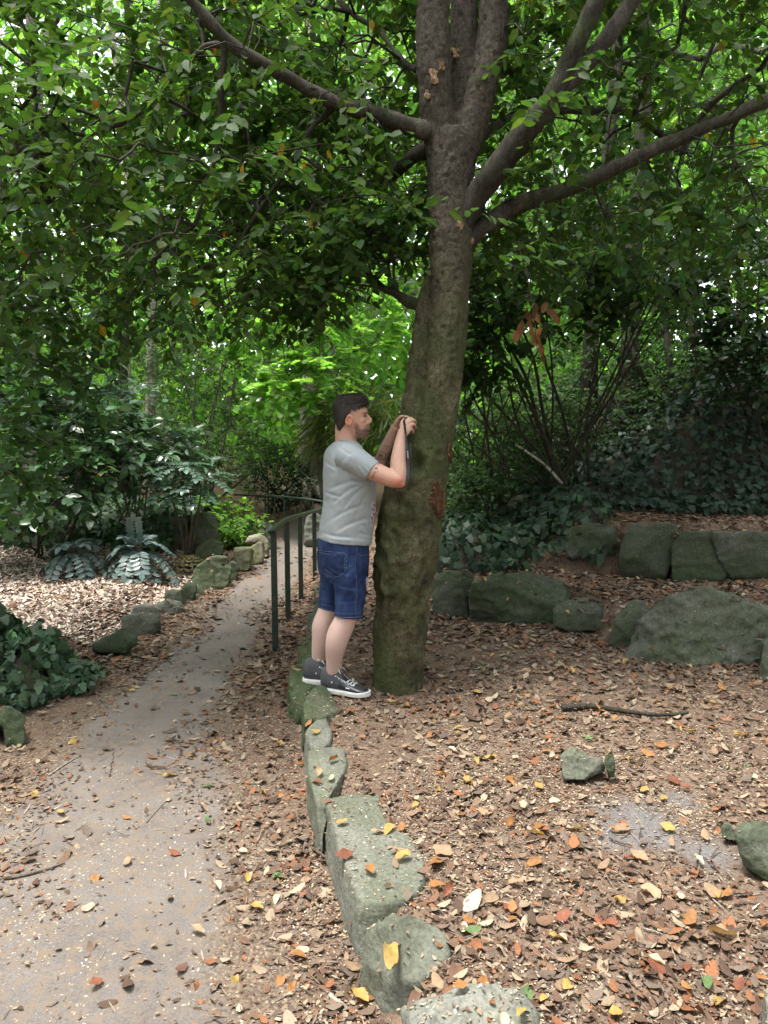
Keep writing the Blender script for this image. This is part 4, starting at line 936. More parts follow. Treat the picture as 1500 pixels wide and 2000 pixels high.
def seam(pts, name, mat, rad, dash=None, off=0.002, n=40, host=None, B=None):
    q = spline(pts, n); run = []; out = MB(); any_ = False
    for i, (a, b) in enumerate(q):
        p, nn = cast(B or SB, a, b, off)
        if p is not None: run.append(p)
        if p is None or (dash and i % dash == dash - 1) or i == n - 1:
            if len(run) > 1: out.tube(run, rad, 5); any_ = True
            run = []
    if any_: o = out.build(name, MATS[mat], host or shorts)
seam([(622, 1075), (650, 1078), (674, 1080)], 'stitching', 'stitch', .0011, 3, .001, 60)
for k in (0, 3): seam([(625 + k, 1079 + k), (648, 1083 + k), (674 - k, 1082 + k), (675 - k, 1112), (662, 1126 - k), (648, 1122 - k), (634 + k, 1112)], 'stitching', 'stitch', .0010, 4, .001, 120)
seam([(698, 1068), (699, 1080), (708, 1085), (720, 1082)], 'stitching', 'stitch', .001, 3, .001, 60)
seam([(697, 1062), (694, 1100), (697, 1150), (693, 1200)], 'seam', 'denim_seam' if 'denim_seam' in MATS else 'stitch', .0008, 5, .0008, 120)
for dy, rr in ((0, .0013), (-7.5, .0009)):
    seam([(653, 1203 + dy), (670, 1206 + dy), (690, 1206 + dy), (706, 1204 + dy)], 'hem_stitching', 'stitch', rr, None if dy == 0 else 4, .001, 60)
    seam([(627, 1187 + dy), (637, 1190 + dy), (650, 1193.5 + dy)], 'hem_stitching', 'stitch', rr, None if dy == 0 else 4, .001, 40)
mb = MB()
for i in range(26):                                    # frayed rip at the front of the thigh
    a, b = 716 + RNG.normal(0, 1.6), 1135 + RNG.normal(0, 7); p, nn = cast(SB, a, b, .001)
    if p is None: continue
    mb.tube([p, p + nn * .004 + RNG.normal(0, .004, 3), p + nn * .006 + RNG.normal(0, .007, 3)], .0011, 4)
if mb.n: o = mb.build('frayed_rip', MATS['fray'], shorts); o['kind'] = 'stuff'
# pocket patch standing proud of the seat
gx_, gy_ = 14, 16; PV = []; PF = []; good = True
for j in range(gy_):
    for i in range(gx_):
        s, t = i / (gx_ - 1), j / (gy_ - 1)
        xl, xr = 626 + 9 * t, 675 - 0.5 * t; yb = 1080 + (33 + 12 * (1 - abs(2 * s - 1.15))) * t + 2 * s
        e = 0.0032 if 0 < i < gx_ - 1 and 0 < j < gy_ - 1 else -0.001
        p, nn = cast(SB, xl + (xr - xl) * s, yb, e)
        if p is None: good = False; break
        PV.append(p)
    if not good: break
if good:
    PF = [(j * gx_ + i, j * gx_ + i + 1, (j + 1) * gx_ + i + 1, (j + 1) * gx_ + i) for j in range(gy_ - 1) for i in range(gx_ - 1)]
    me = mesh_np('back_pocket', np.array(PV), PF); set_col(me, np.clip(np.array([0.013, 0.024, 0.068]) * (1 + 0.5 * fbm(np.array(PV), 40, 3)[:, None]), .005, .5)); link('back_pocket', me, MATS['denim'], shorts)
# --- tattoos
def ink(strokes, host):
    mb = MB()
    for st_ in strokes:
        run = [cast(BB, a, b, .0006)[0] for a, b in spline(st_, 14)]; run = [r for r in run if r is not None]
        if len(run) > 2: mb.tube(run, .0012, 4)
    if mb.n: mb.build('tattoo', MATS['tattoo'], host)
ink([[(727, 934), (729, 929), (731, 923)], [(726.5, 934), (728.5, 933.5), (729, 930.5), (727, 930)], [(730, 925), (732.5, 922), (731.5, 920)]], body)
ink([[(733, 912.5), (737, 917)], [(731.5, 916.5), (738, 912)], [(737, 908.5), (741, 905.5)], [(736, 920), (739, 921)]], body)
ink([[(733, 893), (737, 884), (745, 882), (753, 887), (751, 895), (742, 898), (734, 895)], [(738, 894), (742, 886), (747, 893), (741, 894)], [(750, 870), (756, 873), (762, 871)], [(754, 877), (757, 875)], [(753, 890), (758, 884), (761, 886)], [(739, 890), (745, 890), (749, 888)], [(740, 893), (744, 888), (746, 892)], [(744, 897), (752, 897), (758, 893)]], body)
# --- shoes and socks
def make_shoe(heel, toe, zs, ankle, name='shoe'):
    heel = np.array([*heel[:2], zs]); toe = np.array([*toe[:2], zs]); ax = toe - heel; Ln = np.linalg.norm(ax); ax /= Ln; sd = np.array([ax[1], -ax[0], 0])   # sd: outward (camera side)
    shoe = MB(); s_ = np.linspace(0, 1, 24)
    hw = np.interp(s_, [0, .04, .12, .3, .5, .7, .85, .95, 1], [.014, .034, .0435, .0435, .041, .045, .042, .027, .008])
    ht = np.interp(s_, [0, .05, .12, .25, .36, .5, .65, .8, .92, 1], [.10, .138, .148, .146, .128, .088, .064, .052, .044, .032])
    q = np.linspace(0, 2 * math.pi, 28, endpoint=False); rings = []
    for s, a, h in zip(s_, hw, ht):
        cx = np.sign(np.cos(q)) * np.abs(np.cos(q)) ** 0.75; cz = np.sign(np.sin(q)) * np.abs(np.sin(q)) ** 0.8
        tp = np.interp(s, [0, .3, .45, .6, 1], [.07, .07, .35, .25, .2]); taper = np.where(cz > 0, 1 - tp * cz, 1)
        rings.append(heel + ax * s * Ln + (cx * a * taper)[:, None] * sd + (0.018 + (h - 0.018) * (cz + 1) / 2)[:, None] * Z3)
    shoe.loft(rings); me = remesh(shoe.mesh(name), .0042, 4); o = link(name, me, MATS['shoe_grey'], person)
    me.materials.append(MATS['shoe_black']); V = get_co(me) + np.array(world_loc(person)); rel = V - heel; s = rel @ ax / Ln; zz = rel[:, 2]
    pm = np.array([p.center[:] for p in me.polygons]) + np.array(world_loc(person)) - heel; ps = pm @ ax / Ln; pz = pm[:, 2]
    idx = ((ps > 0.42 + 1.0 * (pz - 0.05)) | ((pz < .05) & (ps < .2))).astype(np.int32)
    me.polygons.foreach_set('material_index', idx); me.update(); SHB = bvh_of(me)
    so = MB()
    for z, gsc in ((0, .96), (.006, 1.06), (.022, 1.07), (.028, 1.0)):
        lf = np.column_stack([s_ * Ln * 1.0, hw * gsc + .003]); out = np.vstack([lf, lf[::-1] * [1, -1]])
        so_r = np.array([heel + ax * (a * 1.02 - .004) + sd * b + Z3 * (z + (.008 * max(0, a / Ln - .8) / .2)) for a, b in out])
        if z == 0: R0 = [so_r]
        else: R0.append(so_r)
    so.loft(R0); so.build('sole', MATS['shoe_sole'], o, False)
    k = MB(); c = np.asarray(ankle); k.tube([c - Z3 * .05, c - Z3 * .02, c], [.039, .0395, .0395], 20); k.build('sock', MATS['sock'], person)
    pb = np.array(world_loc(person))
    def sp(s, u, off=.003):
        a = heel + ax * s * Ln + sd * (.3 * u) + Z3 * .25
        tgt = heel + ax * s * Ln + sd * u * 0.030 + Z3 * .04; dv = unit(tgt - (tgt + Z3 * .2 + sd * u * .05))
        h = SHB.ray_cast(Vector(tgt + Z3 * .2 + sd * u * .05 - pb), Vector(dv))
        return None if h[0] is None else np.array(h[0]) + pb + np.array(h[1]) * off
    lm = MB(); em = []
    for i, s in enumerate(np.linspace(.36, .68, 6)):
        a, b = sp(s, .75), sp(s + .035, -.75); c_, d_ = sp(s, -.75), sp(s + .035, .75)
        for e in (a, c_):
            if e is not None: em.append(e)
        for m0, m1 in ((a, b), (c_, d_)):
            if m0 is not None and m1 is not None: lm.tube([m0, (m0 + m1) / 2 + Z3 * .006, m1], .0032, 6)
    t0 = sp(.34, 0)
    if t0 is not None:
        for sg in (-1, 1):
            q = np.linspace(0, 2 * math.pi, 12); lp = np.array([t0 + sd * sg * (.02 - .02 * math.cos(a)) + ax * .008 * math.sin(a) + Z3 * (.008 + .008 * math.sin(a * .5)) for a in q]); lm.tube(lp, .0028, 6)
            lm.tube([t0 + Z3 * .006, t0 + sd * sg * .025 + ax * .02 + Z3 * .004, t0 + sd * sg * .034 + ax * .035 - Z3 * .012], .0026, 6)
    if lm.n: lm.build('laces', MATS['lace'], o)
    for e in em + [x for x in (sp(.30, 1.15), sp(.26, 1.25)) if x is not None]:
        m_ = MB(); m_.ball(e, .0048, 6); m_.build('eyelet', MATS['eyelet'], o)
    t1 = sp(.58, 1.3, .0015); t2 = sp(.66, 1.3, .0015)
    if t1 is not None and t2 is not None: m_ = MB(); m_.tube([t1, t2], .0035, 5); m_.build('side_tag', MATS['lace'], o)
    return o
zs = 0.172
make_shoe(G(628, 1347, zs), G(722, 1362, zs), zs, P(650, 1313, 4.165))
make_shoe(G(594, 1331, zs), G(690, 1339, zs), zs, P(621.5, 1287, 4.335))
# --- the camera between the hands, with its strap hanging
ccam = empty('camera_with_strap', P(793, 835, 4.2), 'small black camera in the hands with its strap hanging down beside the forearm', 'camera')
mb = MB(); mb.box(P(791, 831, 4.205), (.018, .03, .03), U3, V3); mb.build('camera_body', MATS['black_plastic'], ccam, False)
mb = MB(); mb.tube([P(797, 831, 4.205), P(804, 831, 4.22)], [.022, .02], 18); mb.build('lens', MATS['black_plastic'], ccam)
def strap(rows, wd, name):
    q = spline(rows, 40); pts = np.array([P(a, b, c) for a, b, c in q]); t = unit(np.gradient(pts, axis=0)); sd = unit(np.cross(t, [0.35, 1.0, 0.1])); mb = MB(); rg = []
    nb = np.cross(t, sd)
    for i, p in enumerate(pts): 
        w_ = wd if np.isscalar(wd) else np.interp(i / 39, [0, .35, .5, 1], wd)
        rg.append(np.array([p + sd[i] * w_ * a + nb[i] * .0012 * b for a, b in ((-1, -1), (1, -1), (1, 1), (-1, 1))]))
    mb.loft(rg); return mb.build(name, MATS['black_plastic'], ccam, False), pts
so_, sp_ = strap([(788, 822, 4.10), (789.5, 832, 4.095), (791.5, 845, 4.06), (793, 860, 4.04), (795, 880, 4.02), (797.5, 905, 4.01), (797, 930, 3.99), (791, 947, 3.985), (783, 953, 3.99)], [.0035, .004, .008, .009], 'strap')
strap([(790, 818, 4.11), (792, 836, 4.10), (793.5, 850, 4.07)], .003, 'strap')
strap([(800, 866, 4.10), (801.5, 890, 4.07), (801, 915, 4.05), (797, 938, 4.03), (790, 950, 4.02)], .006, 'strap')
for b in (882, 885, 888, 891, 894):                    # faint pale marks printed on the strap
    mb = MB(); mb.box(P(796.0 + (b - 882) * .08, b, 4.003), (.0035, .0008, .0022)); mb.build('strap_print', MATS['strap_mark'], ccam, False)
# ------------------------------------------------------------ railings beside the path
def railing(posts, top, label, hr=0.021, pw=0.019, name='railing'):
    """posts: (x, y, z foot, z top); top: handrail points"""
    r = empty(name, (posts[0][0], posts[0][1], posts[0][2]), label, 'railing')
    for x, y, z0, z1 in posts:
        mb = MB(); rg = []
        for z, s in ((z0 - 0.1, 1), (z0 + 0.3, 1.0), (z1 - 0.004, 1)):
            rg.append(np.array([(x + pw * s * a, y + pw * s * b, z) for a, b in ((-1, -.8), (-.8, -1), (.8, -1), (1, -.8), (1, .8), (.8, 1), (-.8, 1), (-1, .8))]))
        mb.loft(rg); mb.build('post', MATS['rail'], r, False)
    q = spline(top, 60); mb = MB(); mb.tube(q, hr, 12, flat=((0, 0, 1), 0.72)); mb.build('handrail', MATS['rail'], r)
    for e in (q[0], q[-1]):
        mb = MB(); mb.ball(e, (hr * 0.95, hr * 0.95, hr * 0.72), 8); mb.build('rail_end', MATS['rail'], r)
    return r
np_ = []
for (a, b, tx, ty) in ((538, 1270, 533, 1038), (563, 1213, 562, 1018), (588, 1168, 588, 1009), (615, 1137, 615, 1001)):
    g = G(a, b, 0.0); np_.append((g[0], g[1], float(hgt(g[0], g[1])), P(tx, ty, g[1])[2]))
np_.append((np_[-1][0] + .06, np_[-1][1] + .85, 0.0, np_[-1][3] - .05)); np_.append((np_[-1][0] + .1, np_[-1][1] + .85, 0.0, np_[-1][3] - .04))
railing(np_, [(np_[0][0] - .012, np_[0][1] - .05, np_[0][3] + .006)] + [(x, y, z + .014) for x, y, _, z in np_], 'near green iron railing with rusty posts left of the person', hr=.026, pw=.021)
fp = []
for a, ty, Y in ((477, 968, 11.8), (518, 970, 11.3), (555, 972, 10.9), (588, 975, 10.6), (611, 978, 10.4), (628, 981, 10.3), (646, 986, 10.1)):
    t = P(a, ty, Y); fp.append((t[0], t[1], t[2] - .62, t[2]))
railing(fp, [P(458, 966, 12.0)] + [np.array([x, y, z + .012]) for x, y, _, z in fp] + [P(665, 990, 9.9)], 'thin far railing curving across behind the path', hr=.022, pw=.013)
# ------------------------------------------------------------ trees and shrubs behind
DIAM = (np.array([(0, 0, 0), (.45, .42, -.03), (1, 0, -.1), (.45, -.42, -.03)], float), np.array([(0, 1, 2), (0, 2, 3)]))
def stem(mb, pts, K=7, n=10):
    q = spline([list(p) for p in pts], n); mb.tube(q[:, :3], q[:, 3], K); return q[:, :3]
def back_tree(name, label, trunk, crowns, bark, leafmat, col, L=0.12, nl=(9, 14), group=None, extra_stems=(), droop=.35, tw=(.35, .7), tmpl=DIAM, singles=0, r0=.004, wob=.7, face=None, wl=.46):
    t0 = np.asarray(trunk[0][:3]); o = empty(name, tuple(t0), label, 'tree', group)
    sk = []
    for i, tr in enumerate([trunk, *extra_stems]):
        mb = MB(); sk.append(stem(mb, tr, 9, 16)); me = mb.mesh('trunk'); V = get_co(me); N = get_no(me)
        set_co(me, V + N * (fbm(V, 4, 3) * 0.02)[:, None]); link('trunk' if i == 0 else 'stem', me, MATS[bark], o)
    att = np.vstack([ellipsoid_pts(n, c, r, .25) for n, c, r in crowns])
    crown(o, np.concatenate(sk)[6:], att, bark, leafmat, L, L * wl * 1.6, col, nl, tw, droop, tmpl, singles, r0, .05, wob, branch_name='branches', mass='crown', face=face)
    return o
def g_mid(n): return tone((0.065, 0.135, 0.032), n, .25, .12)
def g_bright(n): return tone((0.12, 0.24, 0.045), n, .22, .12)
def g_lime(n): return tone((0.135, 0.25, 0.06), n, .2, .1)
def g_dark(n): return tone((0.030, 0.062, 0.022), n, .25, .12)
def g_blue(n): return tone((0.030, 0.062, 0.036), n, .25, .12)
def g_laurel(n): return tone((0.058, 0.118, 0.052), n, .25, .12)
WG = 'trees of the wood behind'
def straight(px, pyb, Y, r, zt, lean=0.0, bend=.15):
    b = P(px, pyb, Y); x, y = b[0], b[1]; z = float(hgt(x, y)) - .05
    return [(x, y, z, r * 1.25), (x + lean * .2, y, z + (zt - z) * .25, r), (x + lean * .5 + bend, y + .1, z + (zt - z) * .6, r * .8), (x + lean, y, zt, r * .45)]
back_tree('slim_tree', 'slim dark trunked tree left of the pale stems', straight(240, 900, 12.0, .075, 8.5, .3), [(110, (-4.2, 12, 6.4), (2.0, 1.6, 2.0)), (40, (-3.6, 11.5, 4.0), (1.3, 1, .8))], 'bark_dark', 'leaf_bright', g_mid, group=WG)
back_tree('birch_tree', 'pale barked slender tree right of the dark trunk', straight(259, 900, 12.6, .07, 9, -.2), [(110, (-4.6, 13.2, 7.6), (2.2, 1.5, 1.9)), (40, (-5.2, 13, 4.6), (1.2, 1, 1))], 'bark_pale', 'leaf_bright', g_bright, group=WG)
back_tree('birch_tree', 'second pale barked tree nearer the thicket', straight(294, 910, 13.2, .085, 10, .4), [(140, (-3.0, 13.6, 7.6), (2.3, 1.6, 2.4)), (50, (-2.6, 13.2, 4.6), (1.5, 1, .8))], 'bark_pale', 'leaf_bright', g_bright, group=WG)
back_tree('maple_tree', 'lime green maple with layered sprays behind the head of the person', straight(640, 960, 12.5, .07, 5.0, -.7), [(70, (-1.35, 11.6, 3.0), (1.0, .8, .5)), (60, (-1.2, 11.2, 2.3), (.75, .6, .35)), (80, (-1.7, 12.2, 4.0), (1.3, 1, .6)), (60, (-.6, 12.4, 3.4), (.8, .7, .7))], 'bark_grey', 'leaf_bright', g_lime, L=.13, tmpl=MAPLE, group=WG, tw=(.3, .55), droop=.15, wob=.35, wl=.6)
# big tree with spreading roots on the far bank
b = P(600, 968, 14.0); zb = float(hgt(b[0], b[1]))
o = back_tree('beech_tree', 'thick trunked tree with spreading roots on the far bank', [(b[0], b[1], zb - .1, .3), (b[0], b[1], zb + .5, .215), (b[0] + .05, b[1], zb + 1.2, .2), (b[0] + .2, b[1] + .2, 5, .17), (b[0] + .1, b[1] + .3, 9, .08)], [(190, (-1.0, 15, 7.6), (3.0, 2, 2.4)), (60, (.2, 14.5, 5), (1.6, 1.2, 1))], 'bark_grey', 'leaf_bright', g_bright, group=WG)
for a in (195, 235, 275, 320, 350):
    v = np.array([math.cos(R(a)), math.sin(R(a)), 0]); c = np.array([b[0], b[1], zb]); mb = MB()
    mb.tube([c + v * .1 + Z3 * .45, c + v * .26 + Z3 * .12, c + v * .45 + Z3 * .03, c + v * .75 - Z3 * .06], [.1, .1, .07, .04], 9); mb.build('root', MATS['bark_grey'], o)
back_tree('ash_tree', 'tall tree far left behind the laurel', straight(60, 880, 11.5, .12, 8.5, .3), [(150, (-6.4, 11, 4.6), (2.0, 1.6, 1.6)), (60, (-7.4, 11.5, 7.4), (1.4, 1.4, 1.0))], 'bark_grey', 'leaf_bright', g_mid, group=WG)
back_tree('ash_tree', 'tall tree behind the top of the leaning trunk', straight(868, 900, 15, .14, 10, .3), [(200, (1.4, 15, 7.6), (2.8, 2, 2.4)), (70, (.6, 14, 4.4), (1.3, 1, .9))], 'bark_grey', 'leaf_bright', g_mid, group=WG)
back_tree('ash_tree', 'left of two dim straight trunks in the thicket at right', straight(1142, 960, 9.4, .095, 9, .2), [(150, (2.8, 10.4, 5.2), (1.9, 1.4, 1.5)), (40, (3.2, 10, 7), (1.6, 1.2, .8))], 'bark_dark', 'leaf', g_mid, group=WG)
back_tree('ash_tree', 'right of two dim straight trunks in the thicket at right', straight(1226, 960, 9.2, .105, 9, -.2), [(150, (4.6, 9.8, 5.0), (1.9, 1.3, 1.5)), (40, (5, 10, 7), (1.6, 1.2, .8))], 'bark_dark', 'leaf', g_mid, group=WG)
s0 = P(1330, 830, 8.8)
back_tree('multi_stem_tree', 'thin fan of stems rising above the ivy bank at right', [(*P(1325, 850, 8.8), .05), (*P(1310, 740, 8.8), .042), (*P(1298, 600, 8.9), .035), (*P(1290, 420, 9), .02)], [(90, P(1330, 520, 9.2), (1.6, .9, .9)), (60, P(1420, 400, 9.2), (1.2, .9, .9))], 'bark_dark', 'leaf', g_dark, group=WG, L=.09,
          extra_stems=[[(*P(1340, 850, 8.8), .05), (*P(1362, 740, 8.7), .04), (*P(1350, 600, 8.8), .03), (*P(1352, 450, 8.8), .02)], [(*P(1320, 850, 8.8), .045), (*P(1275, 770, 8.8), .04), (*P(1240, 700, 8.8), .03), (*P(1215, 600, 8.9), .02)]])
# brush closing the view low down
n = 22500; X = RNG.uniform(-16, 16, n); Yd = RNG.uniform(13.6, 19, n); X[16000:20500] = RNG.uniform(-12, -5.6, 4500); Yd[16000:20500] = RNG.uniform(7.5, 13.6, 4500); X[20500:] = RNG.uniform(.1, 2.0, 2000); Yd[20500:] = RNG.uniform(9.4, 13.6, 2000); top_ = 1.3 + 1.1 * np.array([noise.noise(Vector((a * .5, b * .5, 3))) for a, b in zip(X, Yd)]); Zd = hgt(X, Yd) + RNG.random(n) * np.maximum(top_, .3)
k = ~((X > -2.4) & (X < .4) & (Yd < 15.5)); X, Yd, Zd = X[k], Yd[k], Zd[k]; n = len(X)
LV = Leaves(); LV.add(np.stack([X, Yd, Zd], 1), RNG.normal(0, .6, (n, 3)) + [0, -.3, -.3], RNG.normal(0, .6, (n, 3)) + [0, -.3, .9], .16, .17, np.where(RNG.random((n, 1)) < .5, g_bright(n), g_mid(n)))
tag(LV.emit(None, 'leaf_bright', DIAM, 0, mass='far_brush'), 'low green brush filling the ground under the far wood', 'brush')
# the wood beyond, one leafy mass with openings
n = 150000; X = RNG.uniform(-26, 26, n); Yd = 19 + 9 * RNG.random(n) + 0.012 * X * X * 0; Zd = RNG.random(n) ** 1.1 * 15.5 + hgt(X, Yd)
clump = np.array([noise.fractal(Vector((a * .33, b * .2, c * .42)), .8, 2, 4) for a, b, c in zip(X, Yd, Zd)])
px_, py_, _ = project(np.stack([X, Yd, Zd], 1))
dens = 0.5 + 1.0 * clump + .7 * sstep(7, 3, Zd) + .15 * sstep(8, 12, Zd) - 0.9 * np.exp(-(((X + 11.5) / 3.5) ** 2 + ((Zd - 13) / 3.2) ** 2)) - 0.75 * np.exp(-(((X - 10.5) / 3.2) ** 2 + ((Zd - 4.4) / 2.0) ** 2))
k = RNG.random(n) < dens
LV = Leaves(); m_ = int(k.sum())
LV.add(np.stack([X, Yd, Zd + 0 * X], 1)[k], RNG.normal(0, .6, (m_, 3)) + [0, 0, -.7], RNG.normal(0, .7, (m_, 3)) + [0, -.5, .6], .3, .32, np.where(RNG.random((m_, 1)) < .7, g_lime(m_), g_bright(m_)))
far = LV.emit(None, 'leaf_bright', DIAM, 0, mass='far_wood'); tag(far, 'bright green wood far behind, seen through the leaves', 'wood')
n = 70000; X = RNG.uniform(-15, 15, n); Yd = RNG.uniform(14.5, 18.5, n); Zd = 2.5 + RNG.random(n) * 10
cl = np.array([noise.fractal(Vector((a * .5 + 7, b * .4, c * .55)), .8, 2, 4) for a, b, c in zip(X, Yd, Zd)])
k = RNG.random(n) < .30 + 1.0 * cl - 1.1 * np.exp(-(((X + 8.5) / 2.6) ** 2 + ((Zd - 10.2) / 2.2) ** 2)) - .5 * np.exp(-(((X - 7.5) / 2.0) ** 2 + ((Zd - 3.4) / 1.3) ** 2))
LV = Leaves(); m_ = int(k.sum())
LV.add(np.stack([X, Yd, Zd], 1)[k], RNG.normal(0, .6, (m_, 3)) + [0, 0, -.7], RNG.normal(0, .7, (m_, 3)) + [0, -.5, .6], .17, .17, np.where(RNG.random((m_, 1)) < .6, g_lime(m_), g_bright(m_)))
tag(LV.emit(None, 'leaf_bright', DIAM, 0, mass='mid_wood'), 'bright leafy boughs hanging between the near trees and the far wood', 'wood')
# tree trunks standing in that wood
for i, (px0, Y0, r0_) in enumerate([(455, 20, .14), (528, 23, .16), (700, 21, .14), (1010, 22, .17), (1080, 20, .12), (1290, 21, .15), (160, 20, .15), (1400, 23, .17)]):
    tr = straight(px0, 930, Y0, r0_, 12, RNG.normal(0, .6)); o = empty('far_tree', tr[0][:3], ['far trunk above the thicket left of the path', 'far trunk in the gap above the dark rounded bush', 'far trunk straight behind the face of the person', 'far trunk seen through the slanting stems', 'thin far trunk right of the slanting stems', 'far trunk behind the fan of thin stems', 'far trunk above the low spiny evergreens', 'far trunk near the right edge above the ivy bank'][i], 'tree', 'trunks in the far wood')
    mb = MB(); q = stem(mb, tr, 8, 14); mb.build('trunk', MATS['bark_grey'], o)
    LV = Leaves(); c = np.asarray(q[-1]); pts = ellipsoid_pts(420, c - [0, 0, 1.5], (2.2, 1.5, 2.2)); LV.add(pts, RNG.normal(0, .6, (420, 3)) + [0, 0, -.6], RNG.normal(0, .6, (420, 3)) + [0, -.3, .7], .26, .3, g_bright(420))
    LV.emit(o, 'leaf_bright', DIAM, 0, mass='crown')

# shrubs: stems fan out of the ground, leafy sprays at their ends
def shrub(name, label, base, crowns, bark, leafmat, col, L, ratio=.85, nst=7, nl=(7, 11), tw=(.18, .35), singles=0, tmpl=OVAL, droop=.3, wob=.5, r=.014, group=None, cat='shrub', face=None, rise=None):
    base = np.asarray(base, float); o = empty(name, tuple(base), label, cat, group); sk = []
    att = np.vstack([ellipsoid_pts(n, c, rr, .3) for n, c, rr in crowns]); att = att[att[:, 2] > hgt(att[:, 0], att[:, 1]) + .03]
    for i in range(nst):
        t = att[RNG.integers(len(att))]; b = base + np.array([RNG.normal(0, .12), RNG.normal(0, .12), -.05]); mid = b * .5 + t * .5 + np.array([*RNG.normal(0, .08, 2), .12])
        mb = MB(); sk.append(stem(mb, [(*b, r), (*mid, r * .75), (*t, r * .4)], 6, 9)); mb.build('stem', MATS[bark], o)
    crown(o, np.concatenate(sk)[2:], att, bark, leafmat, L, L * ratio, col, nl, tw, droop, tmpl, singles, .0018, .012, wob, branch_name='twigs', face=face)
    return o
def gp(px, Y, dz=0.0):
    x = P(px, 900, Y)[0]; return (x, Y, float(hgt(x, Y)) + dz)
shrub('laurel_bush', 'glossy laurel filling the left edge above the pale ground', gp(90, 8.8), [(150, P(60, 700, 8.6), (1.0, .7, .75)), (150, P(90, 860, 8.4), (1.1, .7, .6)), (60, P(30, 960, 8.0), (.8, .5, .35))], 'bark_dark', 'leaf_gloss', g_laurel, .14, .56, 9, singles=300)
shrub('rhododendron', 'broad leaved shrub with pale glossy sprays behind the two low spiny plants', gp(240, 9.6), [(110, P(210, 830, 9.3), (.8, .55, .45)), (90, P(250, 900, 9.1), (.75, .5, .3)), (60, P(330, 880, 9.3), (.45, .4, .3))], 'bark_grey', 'leaf_gloss', lambda n: tone((0.085, 0.15, 0.085), n, .25, .1), .14, .48, 9, singles=260, droop=.35)
shrub('privet_thicket', 'fine leaved twiggy thicket left of the path', gp(390, 12), [(330, P(370, 760, 11.8), (.85, .7, .95)), (170, P(430, 880, 11.4), (.7, .6, .5)), (100, P(330, 900, 11.6), (.6, .5, .5))], 'bark_grey', 'leaf', lambda n: tone((0.06, 0.10, 0.045), n, .22, .1), .055, .8, 22, (9, 13), (.2, .4), tmpl=DIAM, r=.02, wob=.8)
shrub('yew_bush', 'dark rounded bush behind the far railing', gp(540, 13.2), [(260, P(545, 925, 13), (.55, .5, .5))], 'bark_dark', 'leaf', g_blue, .06, .6, 10, (9, 13), (.15, .28), tmpl=DIAM, wob=.9)
shrub('ground_shrub', 'low bright green undergrowth left of the far railing', gp(440, 10.6), [(110, P(425, 1000, 10.6), (.4, .5, .2)), (90, P(470, 1030, 10.2), (.32, .3, .12))], 'bark_dark', 'leaf', g_bright, .07, .66, 6, (8, 12), (.12, .25))
shrub('holly_bush', 'dark bush massed behind the right edge', gp(1480, 7.9, .3), [(170, P(1440, 560, 7.6), (.75, .5, .6)), (130, P(1480, 690, 7.4), (.5, .45, .45))], 'bark_dark', 'leaf_gloss', g_dark, .09, .66, 9, singles=200)
shrub('thicket', 'dark fine leaved thicket above the ivy behind the upper wall', gp(1260, 8.9, .2), [(330, P(1250, 840, 8.7), (1.1, .6, .5)), (240, P(1400, 760, 8.6), (.9, .6, .5)), (200, P(1130, 880, 8.8), (.7, .6, .4)), (200, P(1260, 690, 9.2), (1.0, .6, .45))], 'bark_dark', 'leaf', lambda n: tone((0.042, 0.08, 0.036), n, .25, .12), .055, .6, 16, (10, 15), (.2, .4), r=.016, wob=.8)
shrub('thicket', 'dim twiggy growth between the trunk and the slanting stems', gp(960, 8.4), [(240, P(950, 860, 8.3), (.55, .5, .4)), (200, P(1030, 800, 8.8), (.7, .5, .4)), (120, P(920, 960, 7.9), (.35, .4, .22))], 'bark_dark', 'leaf', lambda n: tone((0.048, 0.092, 0.036), n, .25, .12), .06, .6, 14, (9, 13), (.2, .4), r=.012, wob=.8)
# slanting stems with leaves above, right behind the trunk
o = shrub('rhododendron', 'old shrub of slanting bare stems right behind the leaning trunk', gp(1080, 7.9), [(150, P(1080, 560, 7.4), (.9, .6, .45)), (110, P(960, 560, 7.2), (.5, .5, .4)), (150, P(1230, 480, 7.2), (.9, .6, .6)), (70, P(930, 690, 7.2), (.3, .35, .25))], 'bark_dark', 'leaf', lambda n: tone((0.036, 0.07, 0.028), n, .22, .12), .11, .6, 8, singles=300)
for (a, b, c, d_, Y, r) in [(1105, 955, 905, 700, 7.6, .024), (1110, 960, 980, 650, 7.7, .032), (1090, 950, 1010, 620, 7.8, .028), (1060, 950, 900, 790, 7.4, .018), (1130, 960, 1040, 600, 7.9, .026), (1075, 960, 930, 640, 7.9, .02), (1040, 945, 905, 850, 7.5, .016), (1000, 940, 900, 720, 7.7, .016), (960, 930, 930, 620, 7.8, .018), (1150, 940, 1180, 620, 7.8, .02), (940, 900, 960, 650, 7.5, .014), (925, 890, 905, 680, 7.6, .014), (1120, 900, 1000, 780, 7.3, .012), (990, 850, 1080, 640, 7.4, .014)]:
    p0, p1 = P(a, b, Y), P(c, d_, Y - .2); m1 = p0 * .6 + p1 * .4 + np.array([RNG.normal(0, .04), 0, RNG.normal(.02, .04)]); m2 = p0 * .3 + p1 * .7 + np.array([RNG.normal(0, .05), 0, RNG.normal(.03, .04)])
    mb = MB(); r *= .72; stem(mb, [(*p0, r), (*m1, r * .9), (*m2, r * .75), (*p1, r * .5)], 7, 14); mb.build('stem', MATS['bark_dark'], o)
